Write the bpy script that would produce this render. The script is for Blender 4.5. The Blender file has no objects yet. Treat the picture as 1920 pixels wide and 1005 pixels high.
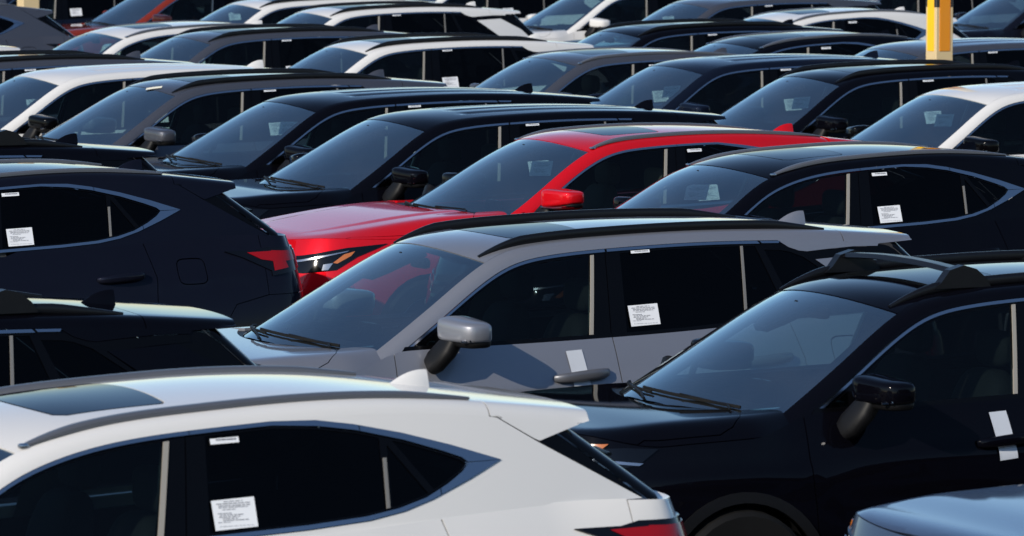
import bpy, math, random
import numpy as np
from mathutils import Vector
from mathutils.geometry import delaunay_2d_cdt

random.seed(4)
R = math.radians
scene = bpy.context.scene
COL = scene.collection

# ------------------------------------------------------------------ camera
HC = 3.70                       # camera height (standing on a low platform)
FPX = 9500.0                    # focal length in pixels of a 1920 px wide frame
PITCH = math.atan((502.5 + 302.0) / FPX)
cam_d = bpy.data.cameras.new('camera')
cam = bpy.data.objects.new('camera', cam_d)
COL.objects.link(cam)
cam.location = (0, 0, HC)
cam.rotation_euler = (math.pi / 2 - PITCH, 0, 0)
cam_d.sensor_width = 36.0
cam_d.lens = 36.0 * FPX / 1920.0
cam_d.clip_start = 0.5
cam_d.clip_end = 3000
cam_d.dof.use_dof = True
cam_d.dof.focus_distance = 29.0
cam_d.dof.aperture_fstop = 9.0
scene.camera = cam

# ------------------------------------------------------------------ sky, sun, exposure
SUN_EL, SUN_AZ = R(27), R(217)      # azimuth clockwise from +Y
world = bpy.data.worlds.new('World')
scene.world = world
world.use_nodes = True
wn = world.node_tree.nodes
sky = wn.new('ShaderNodeTexSky')
sky.sky_type = 'NISHITA'
sky.sun_disc = False
sky.sun_elevation = SUN_EL
sky.sun_rotation = SUN_AZ
sky.air_density = 1.0
sky.dust_density = 0.3
sky.ozone_density = 4.0
world.node_tree.links.new(sky.outputs[0], wn['Background'].inputs[0])
wn['Background'].inputs[1].default_value = 0.15
sun_d = bpy.data.lights.new('sun', 'SUN')
sun_d.energy = 4.5
sun_d.angle = R(0.5)
sun_d.color = (1.0, 0.91, 0.79)
sun = bpy.data.objects.new('sun', sun_d)
COL.objects.link(sun)
sd = Vector((math.sin(SUN_AZ) * math.cos(SUN_EL), math.cos(SUN_AZ) * math.cos(SUN_EL), math.sin(SUN_EL)))
sun.rotation_euler = (-sd).to_track_quat('-Z', 'Y').to_euler()
sun.location = sd * 60
vs = scene.view_settings
vs.view_transform = 'Standard'
vs.look = 'None'
vs.exposure = 0.05
vs.gamma = 1.0
scene.cycles.max_bounces = 10
scene.cycles.transparent_max_bounces = 16
scene.cycles.caustics_reflective = False
scene.cycles.caustics_refractive = False

# ------------------------------------------------------------------ materials
MATS = {}
def new_mat(name):
    m = bpy.data.materials.new(name)
    m.use_nodes = True
    MATS[name] = m
    nt = m.node_tree
    return m, nt, nt.nodes, nt.links, nt.nodes['Principled BSDF']

def dust(nt, b, col, scale=3.0, amount=0.12, rough=(0.3, 0.45)):
    """faint uneven film of dust: colour and gloss vary over the surface"""
    n, l = nt.nodes, nt.links
    tc = n.new('ShaderNodeTexCoord')
    nz = n.new('ShaderNodeTexNoise'); nz.inputs['Scale'].default_value = scale
    nz.inputs['Detail'].default_value = 8; nz.inputs['Roughness'].default_value = 0.65
    l.new(tc.outputs['Object'], nz.inputs['Vector'])
    mr = n.new('ShaderNodeMapRange')
    mr.inputs[1].default_value = 0.35; mr.inputs[2].default_value = 0.75
    mr.inputs[3].default_value = 0.0; mr.inputs[4].default_value = amount
    l.new(nz.outputs[0], mr.inputs[0])
    mx = n.new('ShaderNodeMix'); mx.data_type = 'RGBA'
    mx.inputs[6].default_value = (*col, 1); mx.inputs[7].default_value = (0.22, 0.21, 0.19, 1)
    l.new(mr.outputs[0], mx.inputs[0]); l.new(mx.outputs[2], b.inputs['Base Color'])
    mr2 = n.new('ShaderNodeMapRange')
    mr2.inputs[3].default_value = rough[0]; mr2.inputs[4].default_value = rough[1]
    l.new(nz.outputs[0], mr2.inputs[0]); l.new(mr2.outputs[0], b.inputs['Roughness'])

def paint(name, col, metal=0.0, rough=(0.34, 0.42), coat=1.0, film=0.02, crough=0.03, spec=0.0, ior=1.40):
    m, nt, n, l, b = new_mat(name)
    dust(nt, b, col, 2.3, film, rough)
    b.inputs['Metallic'].default_value = metal
    b.inputs['Coat Weight'].default_value = coat
    b.inputs['Coat Roughness'].default_value = crough
    b.inputs['Coat IOR'].default_value = ior
    b.inputs['Specular IOR Level'].default_value = spec
    tc = n.new('ShaderNodeTexCoord')
    nz = n.new('ShaderNodeTexNoise'); nz.inputs['Scale'].default_value = 260; nz.inputs['Detail'].default_value = 1
    l.new(tc.outputs['Object'], nz.inputs['Vector'])
    bp = n.new('ShaderNodeBump'); bp.inputs['Strength'].default_value = 0.012; bp.inputs['Distance'].default_value = 0.002
    l.new(nz.outputs[0], bp.inputs['Height']); l.new(bp.outputs[0], b.inputs['Coat Normal'])
    return m

def plain(name, col, rough=0.5, metal=0.0, spec=0.5, film=0.05, coat=0.0):
    m, nt, n, l, b = new_mat(name)
    dust(nt, b, col, 6.0, film, (max(0.02, rough - 0.05), rough + 0.06))
    b.inputs['Metallic'].default_value = metal
    b.inputs['Specular IOR Level'].default_value = spec
    b.inputs['Coat Weight'].default_value = coat
    return m

def glass(name, tint, refl=(1, 1, 1), film=0.0, double=False, ior=1.52):
    m, nt, n, l, b = new_mat(name)
    n.remove(b)
    out = n['Material Output']
    tr = n.new('ShaderNodeBsdfTransparent'); tr.inputs[0].default_value = (*tint, 1)
    gl = n.new('ShaderNodeBsdfGlossy'); gl.inputs['Roughness'].default_value = 0.0
    gl.inputs[0].default_value = (*refl, 1)
    fr = n.new('ShaderNodeFresnel'); fr.inputs[0].default_value = ior
    mx = n.new('ShaderNodeMixShader')
    f2 = n.new('ShaderNodeMath'); f2.operation = 'MULTIPLY'; f2.inputs[1].default_value = 2.0 if double else 1.0   # two faces of the pane: 2R/(1+R)
    f1 = n.new('ShaderNodeMath'); f1.operation = 'ADD'; f1.inputs[1].default_value = 1.0
    f3 = n.new('ShaderNodeMath'); f3.operation = 'DIVIDE'
    l.new(fr.outputs[0], f2.inputs[0]); l.new(fr.outputs[0], f1.inputs[0]); l.new(f2.outputs[0], f3.inputs[0]); l.new(f1.outputs[0], f3.inputs[1])
    l.new(f3.outputs[0], mx.inputs[0]); l.new(tr.outputs[0], mx.inputs[1]); l.new(gl.outputs[0], mx.inputs[2])
    df = n.new('ShaderNodeBsdfDiffuse'); df.inputs[0].default_value = (0.30, 0.31, 0.32, 1)
    tc = n.new('ShaderNodeTexCoord')
    nz = n.new('ShaderNodeTexNoise'); nz.inputs['Scale'].default_value = 3.5; nz.inputs['Detail'].default_value = 9
    l.new(tc.outputs['Object'], nz.inputs['Vector'])
    mr = n.new('ShaderNodeMapRange'); mr.inputs[1].default_value = 0.3; mr.inputs[2].default_value = 0.8
    mr.inputs[3].default_value = film * 0.4; mr.inputs[4].default_value = film * 1.6
    l.new(nz.outputs[0], mr.inputs[0])
    m2 = n.new('ShaderNodeMixShader')
    l.new(mr.outputs[0], m2.inputs[0]); l.new(mx.outputs[0], m2.inputs[1]); l.new(df.outputs[0], m2.inputs[2])
    l.new(m2.outputs[0], out.inputs[0])
    return m

paint('paint_white', (0.60, 0.588, 0.565), 0.0, (0.35, 0.4), 1.0, 0.02)
paint('paint_black', (0.0015, 0.0015, 0.003), 0.0, (0.3, 0.4), 1.0, 0.002, ior=1.23)
paint('paint_graphite', (0.006, 0.007, 0.014), 0.4, (0.36, 0.42), 1.0, 0.003, ior=1.23)
paint('paint_dark_grey', (0.075, 0.079, 0.095), 0.55, (0.38, 0.44), 1.0, 0.01)
paint('paint_grey', (0.235, 0.242, 0.268), 0.55, (0.40, 0.46), 1.0, 0.01)
paint('paint_silver_blue', (0.06, 0.085, 0.14), 0.6, (0.36, 0.42), 1.0, 0.02)
paint('paint_navy', (0.005, 0.008, 0.018), 0.3, (0.34, 0.4), 1.0, 0.003, ior=1.23)
paint('paint_red', (0.56, 0.004, 0.010), 0.25, (0.34, 0.4), 1.0, 0.01)
paint('paint_copper', (0.22, 0.025, 0.012), 0.3, (0.36, 0.42), 1.0, 0.02)
plain('trim_black', (0.0015, 0.0015, 0.002), 0.12, spec=0.14, film=0.001)
plain('plastic_black', (0.004, 0.004, 0.0045), 0.5, spec=0.2, film=0.004)
plain('rail_black', (0.004, 0.004, 0.005), 0.32, spec=0.3, film=0.004)
plain('rail_grey', (0.13, 0.135, 0.15), 0.40, metal=0.5)
plain('chrome', (0.33, 0.34, 0.37), 0.18, metal=1.0, film=0.02)
plain('channel_sunlit_tan', (0.27, 0.25, 0.215), 0.45, film=0.1)  # sun glint on the glass-run rubber, put into its colour
plain('channel_sunlit_grey', (0.15, 0.145, 0.135), 0.5, film=0.1)  # rear door divider: duller sun glint, likewise held in the colour
plain('rubber', (0.006, 0.006, 0.006), 0.7, spec=0.15, film=0.01)
plain('alloy', (0.42, 0.43, 0.45), 0.35, metal=0.8)
plain('interior_dark', (0.014, 0.015, 0.016), 0.8, spec=0.15, film=0.02)
plain('interior_tan', (0.13, 0.095, 0.065), 0.7, spec=0.3)
plain('headliner', (0.10, 0.10, 0.10), 0.9, spec=0.1)
plain('plastic_film', (0.36, 0.42, 0.43), 0.35, film=0.1)
plain('paper', (0.74, 0.75, 0.76), 0.7, spec=0.2, film=0.03)
plain('print_ink', (0.20, 0.20, 0.22), 0.7, spec=0.2)
plain('tape_white', (0.50, 0.53, 0.57), 0.3, film=0.1)
plain('tape_cream', (0.78, 0.74, 0.58), 0.5, film=0.05)
plain('lamp_black', (0.002, 0.002, 0.003), 0.06, spec=0.35, film=0.0)
plain('lamp_silver', (0.34, 0.36, 0.39), 0.2, metal=0.9, film=0.0)
plain('lamp_amber', (0.42, 0.12, 0.015), 0.18, film=0.0, coat=1.0)
plain('lamp_red', (0.26, 0.002, 0.004), 0.10, spec=0.4, film=0.0)
plain('plate_white', (0.7, 0.7, 0.68), 0.5)
plain('pole_yellow', (0.90, 0.50, 0.004), 0.5, film=0.06)
plain('pole_orange', (0.72, 0.25, 0.004), 0.5, film=0.06)
plain('pole_beige', (0.62, 0.47, 0.25), 0.6, film=0.12)
plain('pole_black', (0.02, 0.018, 0.016), 0.5)
plain('concrete', (0.38, 0.37, 0.34), 0.85)
glass('glass_clear', (0.60, 0.80, 0.80), refl=(.90, 1.0, 1.0), film=0.02, double=True, ior=2.6)
glass('glass_side', (0.48, 0.62, 0.62), film=0.001, ior=1.28)
glass('glass_privacy', (0.03, 0.035, 0.04), film=0.0005, ior=1.20)
glass('glass_roof', (0.006, 0.007, 0.009), film=0.01)

def thin_paper():
    m, nt, n, l, b = new_mat('paper_thin')
    n.remove(b)
    tc = n.new('ShaderNodeTexCoord'); nz = n.new('ShaderNodeTexNoise'); nz.inputs['Scale'].default_value = 30
    l.new(tc.outputs['Object'], nz.inputs['Vector'])
    cr = n.new('ShaderNodeValToRGB')
    cr.color_ramp.elements[0].color = (0.78, 0.79, 0.78, 1); cr.color_ramp.elements[1].color = (0.88, 0.89, 0.88, 1)
    l.new(nz.outputs[0], cr.inputs[0])
    d = n.new('ShaderNodeBsdfDiffuse'); t = n.new('ShaderNodeBsdfTranslucent'); mx = n.new('ShaderNodeMixShader')
    mx.inputs[0].default_value = 0.55
    l.new(cr.outputs[0], d.inputs[0]); l.new(cr.outputs[0], t.inputs[0])
    l.new(d.outputs[0], mx.inputs[1]); l.new(t.outputs[0], mx.inputs[2]); l.new(mx.outputs[0], n['Material Output'].inputs[0])
thin_paper()

def ground_mat():
    m, nt, n, l, b = new_mat('asphalt')
    tc = n.new('ShaderNodeTexCoord')
    a = n.new('ShaderNodeTexNoise'); a.inputs['Scale'].default_value = 90; a.inputs['Detail'].default_value = 6
    c = n.new('ShaderNodeTexNoise'); c.inputs['Scale'].default_value = 0.25; c.inputs['Detail'].default_value = 7
    l.new(tc.outputs['Object'], a.inputs['Vector']); l.new(tc.outputs['Object'], c.inputs['Vector'])
    cr = n.new('ShaderNodeValToRGB')
    cr.color_ramp.elements[0].color = (0.030, 0.030, 0.031, 1); cr.color_ramp.elements[1].color = (0.085, 0.083, 0.08, 1)
    mx = n.new('ShaderNodeMath'); mx.operation = 'MULTIPLY_ADD'; mx.inputs[1].default_value = 0.5
    l.new(a.outputs[0], mx.inputs[0])
    m2 = n.new('ShaderNodeMath'); m2.operation = 'MULTIPLY'; m2.inputs[1].default_value = 0.5
    l.new(c.outputs[0], m2.inputs[0]); l.new(m2.outputs[0], mx.inputs[2])
    l.new(mx.outputs[0], cr.inputs[0]); l.new(cr.outputs[0], b.inputs['Base Color'])
    b.inputs['Roughness'].default_value = 0.9
    bp = n.new('ShaderNodeBump'); bp.inputs['Strength'].default_value = 0.4; bp.inputs['Distance'].default_value = 0.01
    l.new(a.outputs[0], bp.inputs['Height']); l.new(bp.outputs[0], b.inputs['Normal'])
ground_mat()

# ------------------------------------------------------------------ mesh helpers
class Spline:
    """natural cubic spline y(x) with straight continuation at both ends"""
    def __init__(s, pts):
        p = np.array(pts, float); x, y = p[:, 0], p[:, 1]; n = len(x)
        h = np.diff(x); A = np.zeros((n, n)); r = np.zeros(n)
        A[0, 0] = A[-1, -1] = 1
        for i in range(1, n - 1):
            A[i, i - 1] = h[i - 1]; A[i, i] = 2 * (h[i - 1] + h[i]); A[i, i + 1] = h[i]
            r[i] = 6 * ((y[i + 1] - y[i]) / h[i] - (y[i] - y[i - 1]) / h[i - 1])
        s.x, s.y, s.M, s.h = x, y, np.linalg.solve(A, r), h
        s.d0 = (y[1] - y[0]) / h[0] - h[0] * s.M[1] / 6
        s.d1 = (y[-1] - y[-2]) / h[-1] + h[-1] * s.M[-2] / 6
    def __call__(s, q):
        q = np.asarray(q, float); c = np.clip(q, s.x[0], s.x[-1])
        i = np.clip(np.searchsorted(s.x, c) - 1, 0, len(s.h) - 1)
        h = s.h[i]; a = (s.x[i + 1] - c) / h; b = (c - s.x[i]) / h
        v = a * s.y[i] + b * s.y[i + 1] + ((a**3 - a) * s.M[i] + (b**3 - b) * s.M[i + 1]) * h * h / 6
        return v + np.where(q < s.x[0], (q - s.x[0]) * s.d0, 0) + np.where(q > s.x[-1], (q - s.x[-1]) * s.d1, 0)

def sstep(x, a, b):
    t = np.clip((np.asarray(x, float) - a) / (b - a), 0, 1)
    return t * t * (3 - 2 * t)

def lin(pts):
    p = np.array(pts, float)
    return lambda q: np.interp(q, p[:, 0], p[:, 1])

class MB:
    """collects a mesh; y is positive to the car's left, x runs from nose to tail"""
    def __init__(s, flip=True):
        s.v, s.n, s.f, s.flip = [], [], [], flip
    def add(s, V, F, N=None):
        o = len(s.v)
        s.v += [tuple(map(float, p)) for p in V]
        s.n += [tuple(map(float, p)) for p in N] if N is not None else [None] * len(V)
        s.f += [tuple(i + o for i in f) for f in F]
        return s
    def mirrored(s):
        m = MB(s.flip)
        m.v = [(x, -y, z) for x, y, z in s.v]
        m.n = [None if k is None else (k[0], -k[1], k[2]) for k in s.n]
        m.f = [tuple(reversed(f)) for f in s.f]
        return m
    def merge(s, o):
        k = len(s.v); s.v += o.v; s.n += o.n; s.f += [tuple(i + k for i in f) for f in o.f]
        return s
    def both(s):
        return s.merge(s.mirrored())
    def mesh(s, name, sharp=38):
        custom = all(k is not None for k in s.n) and len(s.n) > 0
        V = np.array(s.v, float); F = s.f
        if s.flip:
            V = V * (1, -1, 1)
        if custom:
            N = np.array(s.n, float)
            if s.flip: N = N * (1, -1, 1)
            G = []
            for f in F:
                a, b, c = V[f[0]], V[f[1]], V[f[2]]
                g = np.cross(b - a, c - a)
                G.append(f if g @ (N[f[0]] + N[f[1]] + N[f[2]]) >= 0 else tuple(reversed(f)))
            F = G
        elif s.flip:
            F = [tuple(reversed(f)) for f in F]
        me = bpy.data.meshes.new(name)
        me.from_pydata(V.tolist(), [], F)
        me.validate()
        me.update()
        me.polygons.foreach_set('use_smooth', [True] * len(me.polygons))
        if custom and len(me.vertices) == len(s.n):
            me.normals_split_custom_set_from_vertices(N.tolist())
        else:
            me.set_sharp_from_angle(angle=R(sharp))
        return me

def area2(P):
    x, y = P[:, 0], P[:, 1]
    return 0.5 * np.sum(x * np.roll(y, -1) - np.roll(x, -1) * y)

def offset(P, d):
    """move the outline of a CCW polygon inwards by d"""
    P = np.array(P, float)
    if area2(P) < 0: P = P[::-1].copy()
    if d == 0: return P
    a = P - np.roll(P, 1, 0); b = np.roll(P, -1, 0) - P
    a /= np.linalg.norm(a, axis=1)[:, None] + 1e-12; b /= np.linalg.norm(b, axis=1)[:, None] + 1e-12
    na = np.stack([-a[:, 1], a[:, 0]], 1); nb = np.stack([-b[:, 1], b[:, 0]], 1)
    m = na + nb; k = np.maximum(1 + np.sum(na * nb, 1), 0.25)
    return P + m / k[:, None] * d

def densify(P, step):
    out = []
    for i in range(len(P)):
        a, b = P[i], P[(i + 1) % len(P)]
        n = max(1, int(math.ceil(np.linalg.norm(b - a) / step)))
        out += [a + (b - a) * k / n for k in range(n)]
    return np.array(out)

def inside(P, q):
    x, y = q[:, 0], q[:, 1]; r = np.zeros(len(q), bool)
    for i in range(len(P)):
        x1, y1 = P[i]; x2, y2 = P[(i + 1) % len(P)]
        if y1 == y2: continue
        c = ((y1 > y) != (y2 > y)) & (x < (x2 - x1) * (y - y1) / (y2 - y1) + x1)
        r ^= c
    return r

def dist_edges(P, q):
    a = P; b = np.roll(P, -1, 0); d = b - a
    L = np.sum(d * d, 1) + 1e-12
    t = np.clip(((q[:, None, :] - a) * d).sum(2) / L, 0, 1)
    return np.min(np.linalg.norm(q[:, None, :] - (a + t[..., None] * d), axis=2), axis=1)

CENTRE = np.array([2.3, 0, 0.7])
def panel(surf, poly, holes=(), step=0.05, gap=0.0028, flange=0.016, off=0.0, mb=None, lip=None, centre=CENTRE):
    """lay a 2-D outline on a curved surface: a smooth sheet with a turned-in edge"""
    mb = mb or MB()
    P = densify(offset(poly, gap), step * 0.7)
    H = [densify(offset(h, -gap)[::-1], step * 0.7) for h in holes]
    lo, hi = P.min(0), P.max(0)
    gx = np.arange(lo[0] + step * 0.5, hi[0], step); gy = np.arange(lo[1] + step * 0.5, hi[1], step)
    q = np.stack(np.meshgrid(gx, gy), -1).reshape(-1, 2) if len(gx) and len(gy) else np.zeros((0, 2))
    loops = [P] + H
    if len(q):
        k = inside(P, q) & (dist_edges(P, q) > step * 0.45)
        for h in H: k &= ~inside(h, q) & (dist_edges(h, q) > step * 0.45)
        q = q[k]
    co, ed = [], []
    for L in loops:
        o = len(co); co += [Vector(p) for p in L]
        ed += [(o + i, o + (i + 1) % len(L)) for i in range(len(L))]
    co += [Vector(p) for p in q]
    v, e, f = delaunay_2d_cdt(co, ed, [], 0, 1e-7)[:3]
    v = np.array([tuple(p) for p in v])
    f = np.array([t for t in f if len(t) == 3])
    c = v[f].mean(1)
    k = inside(P, c)
    for h in H: k &= ~inside(h, c)
    f = f[k]
    use = np.unique(f); idx = -np.ones(len(v), int); idx[use] = np.arange(len(use)); v = v[use]; f = idx[f]
    S = surf(v[:, 0], v[:, 1]); e = 2e-3
    da = surf(v[:, 0] + e, v[:, 1]) - surf(v[:, 0] - e, v[:, 1])
    db = surf(v[:, 0], v[:, 1] + e) - surf(v[:, 0], v[:, 1] - e)
    N = np.cross(da, db); N /= np.linalg.norm(N, axis=1)[:, None] + 1e-12
    if np.sum(N * (S - centre)) < 0: N = -N
    S = S + N * off
    mb.add(S, f.tolist(), N)
    if flange:
        cnt = {}
        for t in f:
            for a, b in ((t[0], t[1]), (t[1], t[2]), (t[2], t[0])):
                cnt.setdefault((min(a, b), max(a, b)), []).append((a, b))
        V2, F2, N2 = [], [], []
        for kk, l in cnt.items():
            if len(l) > 1: continue
            a, b = l[0]
            t = S[b] - S[a]; nn = np.cross(t, N[a] + N[b]); nn /= np.linalg.norm(nn) + 1e-12
            o = len(V2)
            V2 += [S[a], S[b], S[b] - N[b] * flange, S[a] - N[a] * flange]; N2 += [nn] * 4
            F2.append((o, o + 1, o + 2, o + 3))
        mb.add(V2, F2, N2)
    return mb

def grid(rows, mb=None, closed=False):
    """quad sheet through equally long rows of points"""
    mb = mb or MB(); n = len(rows[0]); V = [p for r in rows for p in r]; F = []
    for i in range(len(rows) - 1):
        for j in range(n if closed else n - 1):
            k = (j + 1) % n
            F.append((i * n + j, i * n + k, (i + 1) * n + k, (i + 1) * n + j))
    return mb.add(V, F)

def tube(path, sec, mb=None, up=(0, 0, 1), caps=True):
    """sweep a closed section (list of (side, up) offsets or a function of t) along a path"""
    mb = mb or MB(); P = [np.array(p, float) for p in path]; rows = []
    U = np.array(up, float)
    for i, p in enumerate(P):
        d = P[min(i + 1, len(P) - 1)] - P[max(i - 1, 0)]; d /= np.linalg.norm(d) + 1e-12
        sx = np.cross(d, U); sx /= np.linalg.norm(sx) + 1e-12; u = np.cross(sx, d)
        s = sec(i / (len(P) - 1)) if callable(sec) else sec
        rows.append([p + sx * a + u * b for a, b in s])
    n = len(rows[0]); o = len(mb.v); grid(rows, mb, True)
    if caps:
        mb.f.append(tuple(o + i for i in range(n))); mb.f.append(tuple(o + (len(P) - 1) * n + n - 1 - i for i in range(n)))
    return mb

def ring(w, h, n=10, e=1.0):
    out = []
    for i in range(n):
        a = 2 * math.pi * (i + 0.5) / n; c, s = math.cos(a), math.sin(a)
        out.append((w * math.copysign(abs(c) ** e, c), h * math.copysign(abs(s) ** e, s)))
    return out

def superq(c, size, e1=0.5, e2=0.5, nu=16, nv=10, mb=None, fn=None):
    """rounded block"""
    mb = mb or MB(); rows = []
    def pw(x, e): return math.copysign(abs(x) ** e, x)
    for j in range(nv + 1):
        b = -math.pi / 2 + math.pi * j / nv; row = []
        b = max(-1.5607, min(1.5607, b))
        for i in range(nu):
            a = 2 * math.pi * i / nu
            p = np.array([size[0] * pw(math.cos(b), e1) * pw(math.cos(a), e2),
                          size[1] * pw(math.cos(b), e1) * pw(math.sin(a), e2), size[2] * pw(math.sin(b), e1)])
            if fn: p = np.array(fn(p))
            row.append(p + np.array(c))
        rows.append(row)
    o = len(mb.v); grid(rows, mb, True)
    mb.f.append(tuple(o + nu - 1 - i for i in range(nu))); mb.f.append(tuple(o + nv * nu + i for i in range(nu)))
    return mb

def lathe(prof, c, n=28, mb=None):
    """profile of (radius, y) turned about the y axis through c"""
    mb = mb or MB()
    rows = [[(c[0] + r * math.cos(2 * math.pi * i / n), c[1] + y, c[2] + r * math.sin(2 * math.pi * i / n)) for i in range(n)] for r, y in prof]
    return grid(rows, mb, True)

def prism(poly, y0, y1, mb=None):
    """(x, z) outline extruded from y0 to y1"""
    mb = mb or MB(); n = len(poly)
    V = [(x, y0, z) for x, z in poly] + [(x, y1, z) for x, z in poly]
    F = [tuple(range(n)), tuple(range(2 * n - 1, n - 1, -1))] + [(i + n, (i + 1) % n + n, (i + 1) % n, i) for i in range(n)]
    return mb.add(V, F)

def box(c, h, mb=None):
    x, y, z = c; a, b, d = h
    return prism([(x - a, z - d), (x + a, z - d), (x + a, z + d), (x - a, z + d)], y - b, y + b, mb)

# ------------------------------------------------------------------ the three car bodies
class Body:
    def __init__(s, sp):
        s.sp = sp
        s.zc = Spline(sp['roof']); s.yw = Spline(sp['waist']); s.hc = Spline(sp['hood']); s.zb = Spline(sp['belt'])
        # plan outline by arc length, s = x on the flank
        p = np.array(sp['plan'], float)
        t = np.r_[0, np.cumsum(np.linalg.norm(np.diff(p, axis=0), axis=1))]
        P = np.vstack([[p[1, 0], -p[1, 1]], p, [p[-2, 0], -p[-2, 1]]])
        T = np.r_[-t[1], t, 2 * t[-1] - t[-2]]
        fx, fy = Spline(np.stack([T, P[:, 0]], 1)), Spline(np.stack([T, P[:, 1]], 1))
        tt = np.linspace(0, t[-1], 1600); cx, cy = fx(tt), fy(tt)
        sl = np.r_[0, np.cumsum(np.hypot(np.diff(cx), np.diff(cy)))]
        sl -= np.interp(2.3, cx, sl) - 2.3
        s.s, s.cx, s.cy = sl, cx, cy; s.s0, s.s1 = sl[0], sl[-1]
        nx, ny = np.gradient(cy, sl), -np.gradient(cx, sl)
        L = np.hypot(nx, ny); s.nx, s.ny = -nx / L, -ny / L   # outward
        s.xrear = p[-1, 0]
        # inset and height of the body's upper rim along s
        X, Y = cx, cy
        insb = Y - (s.Yg(X, s.zb(X)) + sp.get('ledge', 0.012) * (1 - sstep(X, 3.4, 3.8)))
        w = sstep(sl, 1.0, 1.4)
        f = sp['front_in'] + (0.075 - sp['front_in']) * sstep(sl, s.s0 + 0.4, 0.7)
        wr = sstep(X, 4.2, s.xrear - 0.12)
        it = f * (1 - w) + insb * w
        it = it * (1 - wr) + sp['rear_in'] * wr
        s.it = it
        bx, by = X - s.nx * it, Y - s.ny * it
        s.bx, s.by = bx, by
        m = sl < 1.5
        s.yb_x, s.yb_y = bx[m], by[m]
        zt = s.H(bx, by) * (1 - w) + s.zb(X) * w
        s.zt = zt
    def Yg(s, x, z):
        return s.yw(x) - s.sp['tumble'] * (z - 1.05) - 0.06 * (z - 1.05) ** 2
    def hood_edge(s, x):
        return np.interp(x, s.yb_x, s.yb_y)
    def H(s, x, y):
        x = np.asarray(x, float); y = np.asarray(y, float)
        yb = np.maximum(s.hood_edge(x), 0.05)
        a = np.abs(y) / yb
        k0 = s.sp.get('crease', .87); t = np.minimum(.022 * np.logaddexp(0, (a - k0) / .022) / (1 - k0), 1.3)
        D = s.sp['roll'] * sstep(x, s.sp['plan'][0][0] + 0.1, 0.6)
        bulge = s.sp.get('bulge', .0) * sstep(0.62 - np.abs(y) / np.maximum(yb, .3), 0, 0.10) * sstep(x, s.sp['plan'][0][0] + .12, .55)
        return s.hc(x) - 0.008 * np.minimum(a, 1.2) ** 2 - D * (0.45 * t + 0.55 * t ** 1.8) + bulge
    def wrap(s, q, z):
        q = np.asarray(q, float); z = np.asarray(z, float)
        I = lambda a: np.interp(q, s.s, a)
        cx, cy, nx, ny, it, zt = I(s.cx), I(s.cy), I(s.nx), I(s.ny), I(s.it), I(s.zt)
        t = np.clip((z - 0.60) / np.maximum(zt - 0.60, .05), 0, 1.2)
        crease = 0.008 * np.exp(-((z - (0.90 + 0.03 * (q - 2.3))) / 0.035) ** 2) * sstep(q, 0.2, 0.6) * (1 - sstep(q, 4.3, 4.6))
        low = 0.07 * np.clip((0.48 - z) / 0.26, 0, 1.2) ** 2
        waist = 0.018 * np.exp(-((z - 0.70) / 0.10) ** 2) * sstep(q, 1.2, 1.6) * (1 - sstep(q, 3.0, 3.4))
        ins = it * t ** 1.9 + low + waist - crease
        return np.stack([cx - nx * ins, cy - ny * ins, z], -1)
    def roof_only(s, x, y):
        r = (np.asarray(y, float) / 0.6) ** 2
        z = s.zc(x - s.sp['sweep'] * r) - 0.035 * r
        if s.sp.get('ribs'):
            m = sstep(x, 2.28, 2.40) * (1 - sstep(x, 3.75, 3.95))
            for c in (0.14, 0.36):
                z = z - 0.011 * np.exp(-((np.abs(y) - c) / 0.032) ** 2) * m
        return z
    def T(s, x, y):
        r = (np.asarray(y, float) / 0.6) ** 2
        xr, zr, m = s.sp['rear']
        a = s.roof_only(x, y); b = zr - m * (x + s.sp['rear_sweep'] * r - xr) - 0.0 * r
        k = 0.018
        lo = np.minimum(a, b)
        return lo - k * np.log1p(np.exp(-np.abs(a - b) / k))
    def cant(s, x, fn=None):
        fn = fn or s.T
        z = fn(x, 0.6 + 0 * np.asarray(x, float))
        for _ in range(40):
            z = 0.5 * z + 0.5 * fn(x, s.Yg(x, z))
        return z
    def side_top(s, x):
        return s.cant(x) - s.sp['fil']
    def S_side(s, x, z):
        return np.stack([x, s.Yg(x, z), z], -1)
    def S_top(s, x, y):
        return np.stack([x, y, s.T(x, y)], -1)
    def S_hood(s, x, y):
        return np.stack([x, y, s.H(x, y)], -1)
    def fillet(s, xs, fn=None, n=8, mb=None, b=None):
        """rounded strip between the side and the top: A pillar, roof edge, D pillar"""
        fn = fn or s.T; xs = np.asarray(xs, float)
        zc = s.cant(xs, fn); yc = s.Yg(xs, zc)
        z0 = zc - s.sp['fil']; y0 = s.Yg(xs, z0)
        y2 = yc - (b or s.sp['fil_in']); z2 = fn(xs, y2)
        rows = []
        for i, x in enumerate(xs):
            A, B, C = np.array([x, y0[i], z0[i]]), np.array([x, yc[i], zc[i]]), np.array([x, y2[i], z2[i]])
            rows.append([(1 - t) ** 2 * A + 2 * t * (1 - t) * B + t * t * C for t in np.linspace(0, 1, n)])
        return rows
    def top_edge(s, x):
        zc = s.cant(x); return s.Yg(x, zc) - s.sp['fil_in']

def rows_to(a, b):
    return a.merge(b)

def rows_panel(rows, flip_up=True):
    """grid with smooth normals from the rows themselves"""
    A = np.array(rows); du = np.gradient(A, axis=0); dv = np.gradient(A, axis=1)
    N = np.cross(du, dv); N /= np.linalg.norm(N, axis=2)[..., None] + 1e-12
    if np.sum(N * (A - CENTRE)) < 0: N = -N
    n = A.shape[1]; F = []
    for i in range(A.shape[0] - 1):
        for j in range(n - 1):
            F.append((i * n + j, i * n + j + 1, (i + 1) * n + j + 1, (i + 1) * n + j))
    return MB().add(A.reshape(-1, 3), F, N.reshape(-1, 3))

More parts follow.
